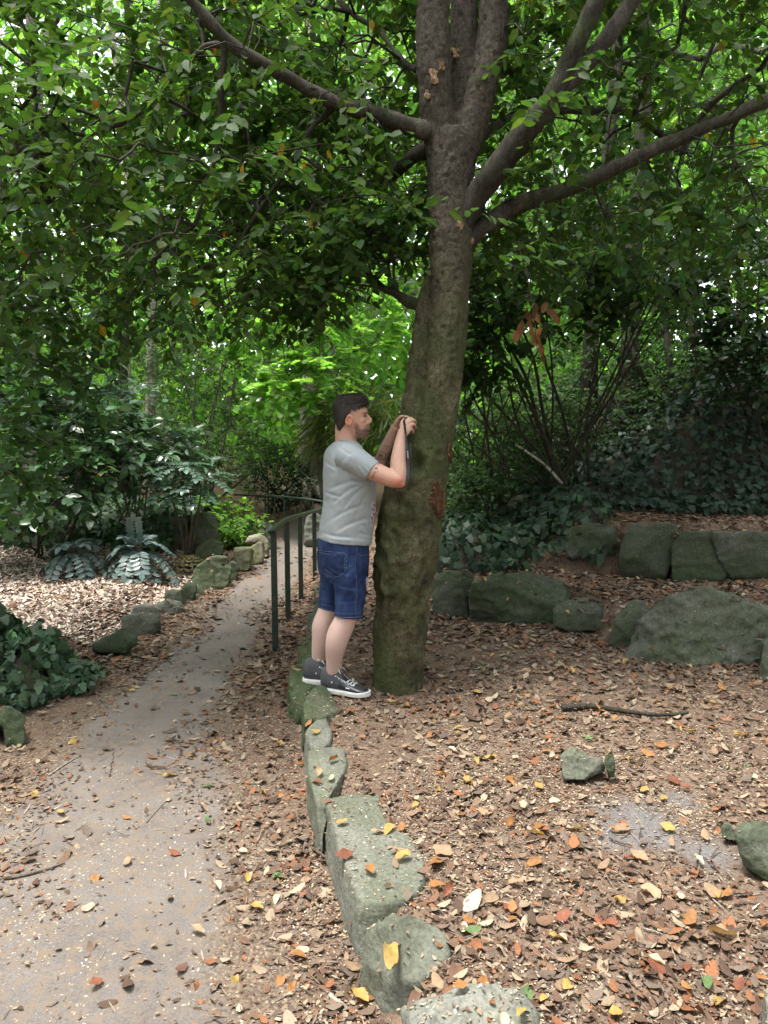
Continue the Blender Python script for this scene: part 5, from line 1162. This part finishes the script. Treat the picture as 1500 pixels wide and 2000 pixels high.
for i in range(16):                                    # thin crossing shoots
    a, b = RNG.uniform(900, 1180), RNG.uniform(820, 940); c, d_ = a + RNG.normal(-40, 110), b - RNG.uniform(90, 260); Y = RNG.uniform(7.1, 7.7); p0, p1 = P(a, b, Y), P(c, d_, Y - .1)
    mb = MB(); stem(mb, [(*p0, .007), (*(p0 * .5 + p1 * .5 + RNG.normal(0, .06, 3)), .006), (*p1, .003)], 5, 10); mb.build('shoot', MATS['bark_dark'], o)
mb = MB(); stem(mb, [(*P(1098, 945, 7.5), .014), (*P(1060, 905, 7.4), .014), (*P(1010, 870, 7.4), .01)], 6, 10); mb.build('dead_stem', MATS['bark_pale'], o)
# grassy bamboo hanging over the far bank
o = empty('bamboo_clump', gp(660, 13.0), 'pale strappy bamboo leaves hanging beside the head of the person', 'bamboo'); LV = Leaves()
for cx, cy, n in ((665, 800, 130), (640, 850, 110), (720, 830, 120), (760, 790, 80), (690, 760, 70)):
    c = P(cx, cy, 12.4); pts = ellipsoid_pts(n, c, (.45, .4, .35)); LV.add(pts, unit(RNG.normal(0, .5, (n, 3)) + [-.5, 0, -.5]), RNG.normal(0, .6, (n, 3)) + [0, -.3, 1], .42, .045, tone((.17, .2, .09), n, .25, .1))
LV.emit(o, 'leaf', OVAL, 0)
for i in range(7):
    c = P(650 + i * 14, 870, 12.6); mb = MB(); stem(mb, [(c[0], c[1], float(hgt(c[0], c[1])) - .1, .014), (c[0] - .05, c[1], c[2], .012), (c[0] + RNG.normal(0, .3), c[1] - .2, c[2] + 1.4, .005)], 6, 8); mb.build('stem', MATS['bark_grey'], o)
# branch of big leaves reaching in at the left edge
b0 = P(-160, 700, 5.4)
o = empty('overhanging_branch', tuple(b0), 'leafy branch reaching in from beyond the left edge', 'branch'); LV = Leaves()
for a in ([(-160, 700), (-60, 690), (60, 700), (150, 740)], [(-160, 760), (-70, 800), (30, 830), (100, 870)], [(-160, 620), (-60, 600), (50, 600), (160, 640)], [(-160, 860), (-80, 880), (0, 910), (50, 950)]):
    q = np.array([P(x, y, 5.4 - .0012 * (x + 160)) for x, y in spline(a, 16)]); mb = MB(); mb.tube(q, np.linspace(.012, .004, 16), 6); mb.build('branchlet', MATS['bark_grey'], o)
    for p in q[4:]:
        for _ in range(2): spray(LV, p, RNG.normal(0, 1, 3) + [.5, 0, -.2], .28, 7, .10, .066, lambda n: tone((.05, .105, .035), n, .2, .1), .3, .5)
LV.emit(o, 'leaf', OVAL, 160)

# ivy: leaves over an added dark hump that stops see-through
def ivy(name, label, px0, px1, Y0, Y1, hfun, n, L, col, singles=300, cat='ivy', seed=0, lim=None):
    x0, x1 = P(px0, 900, Y0)[0], P(px1, 900, Y0)[0]
    nx, ny = 40, 26; gx, gy = np.meshgrid(np.linspace(x0, x1, nx), np.linspace(Y0, Y1, ny)); s = (gx - x0) / (x1 - x0); t = (gy - Y0) / (Y1 - Y0)
    H = hfun(s, t); H = H + .1 * np.array([noise.fractal(Vector((a * 2 + seed, b * 2, 0)), .8, 2, 3) for a, b in zip(gx.ravel(), gy.ravel())]).reshape(gx.shape) * sstep(.02, .2, H)
    Zg = hgt(gx, gy) + H - .05; V = np.stack([gx, gy, Zg], -1).reshape(-1, 3)
    ip = np.arange(nx * ny).reshape(ny, nx); F = np.stack([ip[:-1, :-1], ip[:-1, 1:], ip[1:, 1:], ip[1:, :-1]], -1).reshape(-1, 4)
    o = empty(name, (float((x0 + x1) / 2), float((Y0 + Y1) / 2), float(hgt((x0 + x1) / 2, (Y0 + Y1) / 2))), label, cat)
    link('backing_hump', mesh_np('backing_hump', V, F), MATS['bark_dark'], o)
    k = RNG.integers(0, len(F), n); w_ = RNG.dirichlet((1, 1, 1, 1), n); pts = (V[F[k]] * w_[..., None]).sum(1)
    nn = unit(np.cross(V[F[k][:, 1]] - V[F[k][:, 0]], V[F[k][:, 3]] - V[F[k][:, 0]]))
    hh = (H.ravel()[F[k]] * w_).sum(1); ok = hh > .03
    pts, nn = pts[ok], nn[ok]; m_ = len(pts)
    pts = pts + nn * (RNG.random((m_, 1)) * .09 + .045)
    LV = Leaves(); LV.add(pts, np.array([0, -.35, -.8]) + RNG.normal(0, .6, (m_, 3)), nn + RNG.normal(0, .45, (m_, 3)) + [0, -.2, .2], L * RNG.uniform(.6, 1.25, m_), L * RNG.uniform(.7, 1.2, m_), col(m_))
    LV.emit(o, 'ivy', IVY, singles); return o
bell = lambda x, a, b: sstep(0, a, x) * sstep(1, 1 - b, x)
def iv_col(n): return tone((0.026, 0.05, 0.031), n, .28, .12)
ivy('ivy_patch', 'dark ivy spilling over the left edge of the path', -330, 55, 4.0, 5.4, lambda s, t: (.34 * bell(t, .25, .5) * sstep(1.0, .3, s + .14 * np.sin(t * 9)) * (1 + .35 * np.sin(s * 17 + t * 6))), 3600, .064, lambda n: tone((0.042, 0.08, 0.040), n, .32, .14), 300, seed=3)
ivy('ivy_bank', 'dark ivy covered bank above the upper stone wall', 1075, 1900, 6.95, 10.2, lambda s, t: (.16 + 1.15 * sstep(.0, .75, s)) * bell(t, .4, .25) * sstep(0, .15, s), 8200, .07, iv_col, 300, seed=9)
ivy('ivy_patch', 'low ivy behind the boulders right of the trunk', 850, 1215, 6.35, 8.8, lambda s, t: (.2 + .12 * np.sin(s * 7)) * bell(t, .2, .3) * bell(s, .2, .12), 3000, .08, lambda n: tone((0.024, 0.05, 0.025), n, .28, .12), 300, seed=5)
ivy('undergrowth', 'dim green undergrowth in the thicket behind the trunk', 830, 1330, 8.7, 12.0, lambda s, t: (.45 + .2 * np.sin(s * 9 + 1)) * bell(t, .25, .2), 3600, .10, lambda n: tone((0.045, 0.092, 0.035), n, .3, .12), 0, cat='undergrowth', seed=13)
ivy('undergrowth', 'shaded low plants under the shrubs left of the path', -100, 330, 8.9, 11.5, lambda s, t: (.22 + .1 * np.sin(s * 8)) * bell(t, .25, .2), 2200, .09, lambda n: tone((0.04, 0.08, 0.035), n, .3, .12), 0, cat='undergrowth', seed=17)

# spiny evergreens with rows of leaflets (two low rosettes, one tall)
def rosette(o, c, fronds, col, L=.085, W=.05, drp=.95):
    """each frond a child: midrib with leaflets as its own pieces"""
    for (az, el, ln, nl) in fronds:
        d = np.array([math.cos(R(az)) * math.cos(R(el)), math.sin(R(az)) * math.cos(R(el)), math.sin(R(el))]); t = np.linspace(0, 1, 12)
        q = np.asarray(c) + d * (t * ln)[:, None]; q[:, 2] -= drp * ln * t ** 2.2 * math.cos(R(el))
        mb = MB(); mb.tube(q, np.linspace(.004, .0015, 12), 5); fr = mb.build('frond', MATS['twig'], o)
        LV = Leaves(); tt = np.linspace(.25, 1, nl); base = np.stack([np.interp(tt, t, q[:, k]) for k in range(3)], 1); tang = unit(np.gradient(base, axis=0)); side = unit(np.cross(tang, [0, 0, 1])); up = np.cross(side, tang)
        sz = L * (1.05 - .35 * (tt - .5) ** 2)
        for s in (-1, 1): LV.add(base, side * s + tang * .35 + RNG.normal(0, .06, (nl, 3)), up + side * s * .25 + RNG.normal(0, .12, (nl, 3)), sz, W * np.ones(nl) * 1.6, col(nl))
        LV.add(base[-1:], tang[-1:], up[-1:], [L * 1.15], [W * 1.9], col(1))
        pos, d_, n_, L_2, W_2, col_ = LV.cat(); d_, n_, sd = frame(d_, n_)
        LV.place(np.arange(len(pos)), pos, d_, n_, sd, L_2, W_2, col_, fr, 'mahonia', OVAL, 'leaflet')
def mcol(n): return tone((0.10, 0.15, 0.14), n, .15, .06)
for (px0, py0, Y, lab, big) in ((143, 1132, 7.9, 'left of two low spiny evergreens with drooping blue green leaves', 1.0), (268, 1132, 7.9, 'low spiny evergreen with one upright frond beside the brown fern', 1.05)):
    c = P(px0, py0 - 52, Y); z = float(hgt(c[0], c[1])); o = empty('spiny_evergreen', (c[0], c[1], z), lab, 'shrub', 'low spiny evergreens at the back of the pale ground')
    mb = MB(); mb.tube([(c[0], c[1], z - .05), (c[0] + .01, c[1], (z + c[2]) / 2), c], [.014, .012, .01], 7); mb.build('stem', MATS['twig'], o)
    fr = [(a + RNG.normal(0, 8), e + RNG.normal(0, 6), .38 * big * RNG.uniform(.85, 1.15), 9) for a, e in ((175, 30), (205, 15), (232, 5), (252, 25), (275, 0), (298, 20), (318, 5), (345, 30), (20, 45), (60, 50), (120, 50), (155, 45), (215, 50), (325, 55), (265, 60))]
    if px0 > 200: fr.append((270, 80, .42, 8))
    rosette(o, c, fr, mcol, .095 * big, .036 * big)
c = P(365, 1085, 8.6); z = float(hgt(c[0], c[1])); o = empty('spiny_evergreen', (c[0], c[1], z), 'tall spiny evergreen with bare stem and leaves at its top', 'shrub')
for (x1, y1) in ((350, 915), (395, 935), (330, 960), (372, 965)):
    tpt = P(x1, y1, 8.5); mb = MB(); stem(mb, [(c[0], c[1], z - .05, .016), (*(np.array([c[0], c[1], z]) * .5 + tpt * .5 + [.03, 0, .05]), .012), (*tpt, .009)], 6, 10); mb.build('stem', MATS['twig'], o)
    rosette(o, tpt, [(a + RNG.normal(0, 10), RNG.uniform(5, 35), .38, 7) for a in (180, 215, 250, 290, 330, 10, 70, 130)], lambda n: tone((0.045, 0.09, 0.06), n, .18, .08), .075, .034, .4)
c = P(368, 1085, 8.3); o = empty('fern', (c[0], c[1], float(hgt(c[0], c[1]))), 'yellow brown drooping fern beside the mossy boulder', 'fern')
for i in range(9):
    a = R(180 + i * 22 + RNG.normal(0, 6)); t = np.linspace(0, 1, 10); q = c + np.array([math.cos(a), math.sin(a) * .6, .3]) * (t * .32)[:, None]; q[:, 2] -= .42 * t ** 2
    mb = MB(); mb.tube(q, np.linspace(.003, .001, 10), 4); fr = mb.build('frond', MATS['twig'], o); LV = Leaves(); T_ = unit(np.gradient(q, axis=0)); S_ = unit(np.cross(T_, [0, 0, 1]))
    for s in (-1, 1): LV.add(q[1:], S_[1:] * s + T_[1:] * .3, np.cross(S_[1:], T_[1:]) + RNG.normal(0, .2, (9, 3)), .055, .03, tone((.19, .17, .07), 9, .2, .1))
    LV.emit(fr, 'dead_leaf', DIAM, 0, mass='pinnae')
# dead leaves caught on a hanging twig in front of the thicket
o = empty('dead_leaf_spray', P(1040, 585, 4.6), 'hanging spray of dead orange brown leaves right of the trunk', 'dead leaves'); LV = Leaves()
mb = MB(); mb.tube([P(1010, 470, 4.55), P(1030, 540, 4.55), P(1040, 600, 4.58), P(1050, 690, 4.6)], [.005, .004, .003, .002], 5); mb.build('twig', MATS['twig'], o)
pts = np.array([P(a, b, 4.58 + RNG.normal(0, .03)) for a, b in ((1045, 590), (1035, 610), (1020, 625), (1008, 645), (1050, 610), (1060, 640), (1055, 670), (1068, 590), (1040, 640), (1060, 690), (1030, 600), (1066, 605), (1052, 650))])
n = len(pts); LV.add(pts, RNG.normal(0, .35, (n, 3)) + [0, 0, -1], RNG.normal(0, .9, (n, 3)) + [0, -1, .2], .11 * RNG.uniform(.6, 1.1, n), .05, tone((.28, .135, .055), n, .35, .12)); LV.emit(o, 'dead_leaf', FINE[2], 300, minpx=2, bin_px=2)

# the same wood closes in behind and beside the viewer
n = 26000; an = RNG.uniform(-math.pi, math.pi, n); rr = RNG.uniform(8, 13, n); X = rr * np.sin(an) * 1.15; Yd = 3.5 + rr * np.cos(an) * .95; Zd = RNG.random(n) * 9.5
k = (np.abs(an) > R(62)) & (np.array([noise.fractal(Vector((a * .4, b * .4, c * .4)), .8, 2, 3) for a, b, c in zip(X, Yd, Zd)]) > -.25)
X, Yd, Zd = X[k], Yd[k], Zd[k]; n = len(X); LV = Leaves()
LV.add(np.stack([X, Yd, Zd + hgt(X, Yd)], 1), RNG.normal(0, .6, (n, 3)) + [0, 0, -.6], RNG.normal(0, .7, (n, 3)) + [0, 0, .8], .42, .4, g_mid(n))
tag(LV.emit(None, 'leaf', DIAM, 0, mass='side_wood'), 'leafy wood closing the clearing at both sides and behind', 'wood')
# ------------------------------------------------------------ fallen leaves, chaff and sticks
def surf_z(x, y):
    """height of the ground or of a stone lying on it"""
    z = hgt(x, y)
    return z + .004
_dg = bpy.context.evaluated_depsgraph_get()
SB_ = []
for s_ in STONES:
    SB_.append((np.array(s_.location), bvh_of(s_.data), np.array([v[:] for v in s_.bound_box]).min(0) + np.array(s_.location), np.array([v[:] for v in s_.bound_box]).max(0) + np.array(s_.location)))
def drop(x, y):
    z = hgt(x, y) + .004; on = np.zeros(len(x), bool)
    for c, B, lo, hi in SB_:
        k = np.where((x > lo[0]) & (x < hi[0]) & (y > lo[1]) & (y < hi[1]))[0]
        for i in k:
            h = B.ray_cast(Vector((x[i] - c[0], y[i] - c[1], 3 - c[2])), Vector((0, 0, -1)))
            if h[0] is not None and h[0][2] + c[2] > z[i]: z[i] = h[0][2] + c[2] + .002; on[i] = True
    return z, on
TX, TY = P(779, 1358, 4.3)[0], 4.3
def scatter(n, ylo, yhi, power=1.0):
    """more points per square metre near the camera"""
    y = ylo + (yhi - ylo) * RNG.random(n) ** power; hw = .55 * y + .5; x = RNG.uniform(-1, 1, n) * hw; return x, y
def patch(x, y, s=1.3, o=0.0):
    return np.array([noise.fractal(Vector((a * s + o, b * s, o)), .8, 2.0, 4) for a, b in zip(x, y)])
PAL = np.array([(0.176, 0.104, 0.068), (0.144, 0.08, 0.056), (0.216, 0.144, 0.1), (0.112, 0.068, 0.048), (0.272, 0.2, 0.144), (0.192, 0.132, 0.1), (0.088, 0.056, 0.0416), (0.304, 0.24, 0.18), (0.224, 0.096, 0.048), (0.16, 0.12, 0.096), (0.128, 0.096, 0.08)])
def litter_cols(n): return np.array([.84, .85, .80]) * PAL[RNG.integers(0, len(PAL), n)] * np.exp(RNG.normal(0, .14, (n, 1)))
# brown leaf pieces
LV = Leaves(); n = 120000; x, y = scatter(n, 1.3, 13, 1.5); y[95000:] = RNG.uniform(4.5, 8.5, 25000); x[95000:] = RNG.uniform(-.5, .55, 25000) * y[95000:]
pm = path_mask(x, y); pt_ = patch(x, y); right = sstep(0, .1, x - kerb_x(y))
keep = RNG.random(n) < np.clip((1 - .94 * pm) * (.75 + .9 * pt_ * (1 - .4 * right)), .03, 1)
keep &= (np.hypot(x - TX, y - TY) > .17) & (RNG.random(n) > bare(x, y))
x, y = x[keep], y[keep]; z, on = drop(x, y); k = ~on | (RNG.random(len(x)) < .10); x, y, z = x[k], y[k], z[k]; n = len(x)
a = RNG.uniform(0, 2 * math.pi, n); tl = RNG.normal(0, .22, (n, 2)); L = .013 + .058 * RNG.random(n) ** 3.0 + .012 * (y > 5)
vi = RNG.integers(0, 5, n); thin = (L > .03) & (y < 3.6) & (RNG.random(n) < .6); L[thin] *= .5; big = (L > .034) & (y < 4.6)
for v in range(5):
    k = (vi == v) & ~big; LV = Leaves(); m_ = int(k.sum())
    LV.add(np.stack([x, y, z + RNG.random(n) * .012], 1)[k], np.stack([np.cos(a), np.sin(a), RNG.normal(0, .12, n)], 1)[k], np.column_stack([tl, np.ones(n)])[k], L[k], L[k] * RNG.uniform(.4, .8, m_), litter_cols(m_))
    o = LV.emit(None, 'litter', CURLS[v], 0, mass='leaf_litter')
    tag(o, ['small brown leaf pieces covering the ground', 'curled brown leaf pieces covering the ground', 'twisted leaf pieces strewn over the ground', 'dry rolled leaf pieces strewn over the ground', 'flat faded leaf pieces strewn over the ground'][v], 'leaf litter', None, 'stuff')
LVB = [Leaves() for _ in range(2)]
for j, v in enumerate((1, 3)):
    k = big & ((vi % 2) == j); m_ = int(k.sum())
    LVB[j].add(np.stack([x, y, z + .004 + RNG.random(n) * .012], 1)[k], np.stack([np.cos(a), np.sin(a), RNG.normal(0, .12, n)], 1)[k], np.column_stack([tl, np.ones(n)])[k], L[k], L[k] * RNG.uniform(.4, .62, m_), litter_cols(m_))
    tag(LVB[j].emit(None, 'litter', FINE[v], 0, mass='leaf_litter'), ['whole brown leaves lying thick on the near ground', 'curled whole brown leaves lying on the near ground'][j], 'leaf litter', None, 'stuff')
# chaff: tiny straw coloured seed scales
n = 200000; x, y = scatter(n, 1.3, 9, 1.7); pm = path_mask(x, y); pt_ = patch(x, y, 1.8, 7.3)
keep = RNG.random(n) < np.clip(.45 + 1.2 * pt_ + .05 * pm, .05, 1) * (1 - .8 * bare(x, y)); x, y = x[keep], y[keep]; z, on = drop(x, y); k = ~on | (RNG.random(len(x)) < .2); x, y, z = x[k], y[k], z[k]; n = len(x)
a = RNG.uniform(0, 6.28, n); LV = Leaves(); q = RNG.random((n, 1))
LV.add(np.stack([x, y, z + .002], 1), np.stack([np.cos(a), np.sin(a), RNG.normal(0, .1, n)], 1), np.column_stack([RNG.normal(0, .25, (n, 2)), np.ones(n)]), RNG.uniform(.005, .018, n), RNG.uniform(.004, .010, n), np.where(q < .45, [[.33, .25, .16]], np.where(q < .85, [[.13, .09, .065]], [[.44, .38, .29]])) * np.exp(RNG.normal(0, .15, (n, 1))))
tag(LV.emit(None, 'litter', DIAM, 0, mass='seed_chaff'), 'tiny straw coloured seed scales sprinkled over path, slab and soil', 'seed chaff', None, 'stuff')
# twig scraps
n = 5000; x, y = scatter(n, 1.3, 8, 1.6); k = RNG.random(n) < (1 - .93 * path_mask(x, y)); x, y = x[k], y[k]; z, on = drop(x, y); k = ~on | (RNG.random(len(x)) < .15); x, y, z = x[k], y[k], z[k]; n = len(x); a = RNG.uniform(0, 6.28, n)
LV = Leaves(); LV.add(np.stack([x, y, z + .004], 1), np.stack([np.cos(a), np.sin(a), RNG.normal(0, .06, n)], 1), np.column_stack([RNG.normal(0, .2, (n, 2)), np.ones(n)]), RNG.uniform(.03, .10, n), RNG.uniform(.003, .007, n), tone((.14, .11, .085), n, .45, .06))
tag(LV.emit(None, 'litter', CURLS[4], 0, mass='twig_scraps'), 'thin broken twig scraps mixed into the litter', 'twig scraps', None, 'stuff')
# dry leaves at left, their colour lightened to imitate light on the ground
n = 20000; x = RNG.uniform(-6.2, -2.0, n); y = RNG.uniform(5.6, 9.2, n); z = hgt(x, y) + .006; a = RNG.uniform(0, 6.28, n); LV = Leaves()
LV.add(np.stack([x, y, z + RNG.random(n) * .012], 1), np.stack([np.cos(a), np.sin(a), RNG.normal(0, .15, n)], 1), np.column_stack([RNG.normal(0, .35, (n, 2)), np.ones(n)]), RNG.uniform(.02, .06, n), RNG.uniform(.012, .032, n), tone((.44, .36, .30), n, .28, .06))
tag(LV.emit(None, 'litter', CURLS[1], 0, mass='light_painted_litter'), 'dry leaves left of the path, coloured pale to stand in for light', 'leaf litter', None, 'stuff')

# single fallen leaves that stand out by colour
KINDS = [('orange', (.33, .16, .06)), ('yellow', (.40, .28, .09)), ('rust red', (.22, .085, .05)), ('tan', (.36, .25, .155)), ('pale cream', (.46, .39, .28)), ('green', (.13, .20, .08))]
WTS = [.27, .22, .13, .2, .13, .05]
spots = []
for (px0, py0, kk, L) in [(155, 1447, 1, .07), (418, 1545, 5, .075), (515, 1782, 1, .07), (484, 1732, 1, .055), (200, 1970 - 45, 2, .06), (1400, 1975, 1, .08), (1215, 1680, 2, .075), (1265, 1690, 3, .09), (1160, 1805, 2, .085), (1310, 1790, 4, .075), (850, 1515, 0, .1), (1010, 1575, 4, .09), (935, 1585, 3, .085), (905, 1525, 1, .07), (1105, 1625, 4, .08), (1250, 1740, 3, .09), (1340, 1910, 2, .07), (770, 1965, 1, .11), (720, 1960, 1, .08), (545, 1450, 4, .06), (400, 1830, 3, .07), (245, 1700, 3, .06), (430, 1750, 4, .07), (160, 1790, 4, .07), (255, 1600, 0, .05), (370, 1390, 0, .05), (880, 1680, 3, .11), (850, 1680, 0, .1), (905, 1790, 4, .11), (940, 1820, 5, .07), (1440, 1840, 3, .11), (1480, 1580, 3, .09), (630, 1615, 2, .06), (555, 1460, 1, .06), (800, 1385, 0, .07), (850, 1348, 0, .06), (760, 1378, 1, .06), (1120, 1320, 1, .07), (945, 1420, 3, .07), (1060, 1690, 0, .08), (985, 1785, 2, .08), (1130, 1865, 4, .09)]:
    g = G(px0, py0, BANK if px0 > kerb_x(3) else 0.0); g = G(px0, py0, float(hgt(g[0], g[1]))); spots.append((g[0], g[1], kk, L * .85))
while len(spots) < 420:
    yy = 1.5 + 7.0 * RNG.random() ** 1.5; xx = RNG.uniform(-.52, .52) * (yy + .3)
    pmv = float(path_mask(np.array([xx]), np.array([yy]))[0]); r_ok = xx > kerb_x(yy)
    if RNG.random() > (1 if r_ok else .5) * (1 - .75 * pmv) or math.hypot(xx - TX, yy - TY) < .2 or (abs(xx + .25) < .2 and abs(yy - 4.2) < .2): continue
    if xx > .4 and yy > float(terr1(xx)) - .05 and yy < float(terr1(xx)) + .5: continue
    spots.append((xx, yy, int(RNG.choice(6, p=WTS)), RNG.uniform(.04, .068)))
sp = np.array([(s[0], s[1]) for s in spots]); zz, on = drop(sp[:, 0].copy(), sp[:, 1].copy())
where = []
for i, s in enumerate(spots):
    p_ = path_mask(np.array([s[0]]), np.array([s[1]]))[0]
    where.append('stone' if on[i] else 'path' if p_ > .5 else 'bank' if s[0] > kerb_x(s[1]) else 'verge')
vis = [i for i, s in enumerate(spots)]
vis.sort(key=lambda i: -spots[i][3] / spots[i][1]); vis = set(vis[:300])
PLACE = {'stone': ('lying on a kerb stone or boulder', 'on the stones'), 'path': ('on the bare grey path', 'on the path'), 'bank': ('on the ground right of the stone kerb', 'right of the kerb'), 'verge': ('in the litter beside the path', 'beside the path')}
def mk(px, py, z, words): g = G(px, py, z); return (g[0], g[1], words)
MARKS = {'stone': [mk(730, 1660, .18, 'lying on the large flat kerb slab'), mk(800, 1850, .2, 'on the pointed wedge stone'), mk(920, 1980, .25, 'on the boulder at the bottom edge'), mk(630, 1450, .18, 'on the narrow kerb stones before the shoes'), mk(610, 1300, .18, 'on the mossy stones by the shoes'), (2.6, 4.9, 'on the big boulder at right'), (1.2, 5.8, 'on the dark terrace boulders'), (-2.0, 7, 'on the edging stones left of the path'), (3.6, 6.3, 'on the upper wall blocks')],
  'path': [mk(250, 1950, 0, 'on the path at the bottom edge'), mk(330, 1650, 0, 'on the path level with the flat slab'), mk(380, 1420, 0, 'on the path level with the shoes'), mk(450, 1220, 0, 'on the path beside the railing')],
  'verge': [mk(60, 1850, 0, 'in the litter at the bottom left corner'), mk(60, 1550, 0, 'in the litter below the left ivy'), mk(170, 1330, 0, 'in the litter beside the left ivy'), mk(640, 1900, 0, 'in the litter left of the wedge stone'), mk(560, 1580, 0, 'in the litter left of the flat slab'), mk(530, 1320, 0, 'in the litter at the foot of the first rail post'), (-3, 7, 'on the pale ground left of the path'), (-.75, 8, 'in the litter under the railing')],
  'bank': [mk(880, 1370, BANK, 'on the ground at the foot of the trunk'), mk(860, 1620, BANK, 'on the ground right of the flat slab'), mk(940, 1850, BANK, 'on the ground right of the wedge stone'), mk(1150, 1950, BANK, 'on the ground at the bottom edge right of the boulder'), mk(1400, 1900, BANK, 'on the ground in the bottom right corner'), mk(1150, 1540, BANK, 'on the ground around the small wedge stone'), mk(1250, 1720, BANK, 'on the ground below the bare grey patch'), mk(1430, 1600, BANK, 'on the ground near the pale stick'), mk(1300, 1400, BANK, 'on the ground below the big boulder'), mk(1050, 1300, BANK, 'on the ground below the dark boulders'), (2.2, 5.9, 'on the terrace below the upper wall'), (0, 7, 'on the ground behind the trunk')]}
SHAPES = {}
rest = []
for i, (xx, yy, kk, L) in enumerate(spots):
    a = RNG.uniform(0, 6.28); v = int(RNG.integers(0, 5)); c = np.array(KINDS[kk][1]) * math.exp(RNG.normal(0, .12)); W = L * RNG.uniform(.45, .68)
    d_, n_, s_ = frame(np.array([[math.cos(a), math.sin(a), RNG.normal(.05, .12)]]), np.array([[RNG.normal(0, .22), RNG.normal(-.1, .22), 1]]))
    if i not in vis: rest.append((xx, yy, zz[i], d_[0], n_[0], L, W, c)); continue
    key = (kk, v, int(RNG.integers(0, 2)))
    if key not in SHAPES:
        tv, tf = FINE[v]
        if kk == 5 and key[2]: tv, tf = MAPLE
        me = mesh_np('fallen_leaf', tv, tf, np.repeat([c], len(tv), 0)); me.materials.append(MATS['dead_leaf']); me.polygons.foreach_set('use_smooth', np.ones(len(me.polygons), dtype=bool)); SHAPES[key] = me
    o = bpy.data.objects.new('fallen_leaf', SHAPES[key]); COL.objects.link(o); M = Matrix.Identity(4)
    for r in range(3): M[r][0] = d_[0][r] * L; M[r][1] = s_[0][r] * W; M[r][2] = n_[0][r] * L; M[r][3] = (xx, yy, zz[i] + .014)[r]
    o.matrix_basis = M; pl_ = PLACE[where[i]]; near = min(MARKS[where[i]], key=lambda m: math.hypot(m[0] - xx, m[1] - yy))[2]
    tag(o, f'{("curled", "cupped", "twisted", "rolled", "flat")[v]} {KINDS[kk][0]} fallen leaf {near}', 'leaf', f'{KINDS[kk][0]} fallen leaves {pl_[1]}')
LV = Leaves()
for (xx, yy, z, d_, n_, L, W, c) in rest: LV.add([[xx, yy, z + .012]], [d_], [n_], L, W, c)
tag(LV.emit(None, 'dead_leaf', CURLS[0], 0, mass='far_fallen_leaves'), 'coloured fallen leaves farther off, too small to tell apart', 'leaf litter', None, 'stuff')
# sticks
def stick(pts, r, label, mat='twig', n=16):
    g = [G(a, b, 0.1) for a, b in pts]; g = [G(a, b, float(hgt(q[0], q[1])) + .012) for (a, b), q in zip(pts, g)]
    q = spline(g, n); q[:, 2] = hgt(q[:, 0], q[:, 1]) + r + .006; q[:, :2] += RNG.normal(0, .002, (n, 2)); mb = MB(); mb.tube(q, np.linspace(r, r * .45, n), 6); o = mb.build('stick', MATS[mat]); rebase(o, tuple(q[n // 2])); tag(o, label, 'stick', 'loose sticks on the ground'); return o
stick([(0, 1718), (60, 1704), (126, 1684)], .006, 'long straight dark stick at the left edge of the path')
stick([(1415, 1622), (1460, 1618), (1520, 1612)], .004, 'thin pale straight stick at the right edge', 'twig_pale')
stick([(1098, 1388), (1150, 1384), (1220, 1392), (1280, 1398), (1345, 1395)], .017, 'thick dark root lying below the big boulder', 'bark_dark')
stick([(95, 1512), (130, 1490), (158, 1472)], .005, 'pale forked stick in the litter left of the path', 'twig_pale')
stick([(215, 1520), (220, 1480), (222, 1462)], .003, 'thin upright looking twig on the path near the yellow leaf')
stick([(610, 1660), (640, 1680), (652, 1690)], .007, 'short thick stick at the foot of the flat slab')
stick([(640, 1940), (665, 1955), (680, 1968)], .008, 'stubby pale broken stick near the bottom edge', 'twig_pale')
stick([(545, 1655), (600, 1640), (640, 1630)], .004, 'thin stick pointing at the flat slab from the path')
stick([(1350, 1705), (1366, 1670), (1366, 1650)], .003, 'bent dark twig on the grey bare patch at right')
stick([(1190, 1635), (1215, 1645), (1235, 1650)], .004, 'short dark twig beside the grey bare patch')
stick([(1085, 1580), (1140, 1577), (1190, 1575)], .0025, 'straw thin pale stick right of the fallen leaves', 'twig_pale')
stick([(940, 1555), (1020, 1530), (1065, 1510)], .0028, 'slender pale twig slanting towards the small wedge stone', 'twig_pale')
stick([(1255, 1805), (1285, 1815), (1310, 1822)], .003, 'short pale twig beside the cream leaf at right', 'twig_pale')
stick([(285, 1605), (310, 1580), (325, 1565)], .002, 'hair thin twig on the middle of the path')
stick([(450, 1706), (495, 1694), (520, 1698)], .003, 'thin crooked twig near the right side of the path')
stick([(240, 1068), (262, 1090), (290, 1120), (262, 1132)][:3], .009, 'curved pale stick between the two spiny evergreens', 'twig_pale')
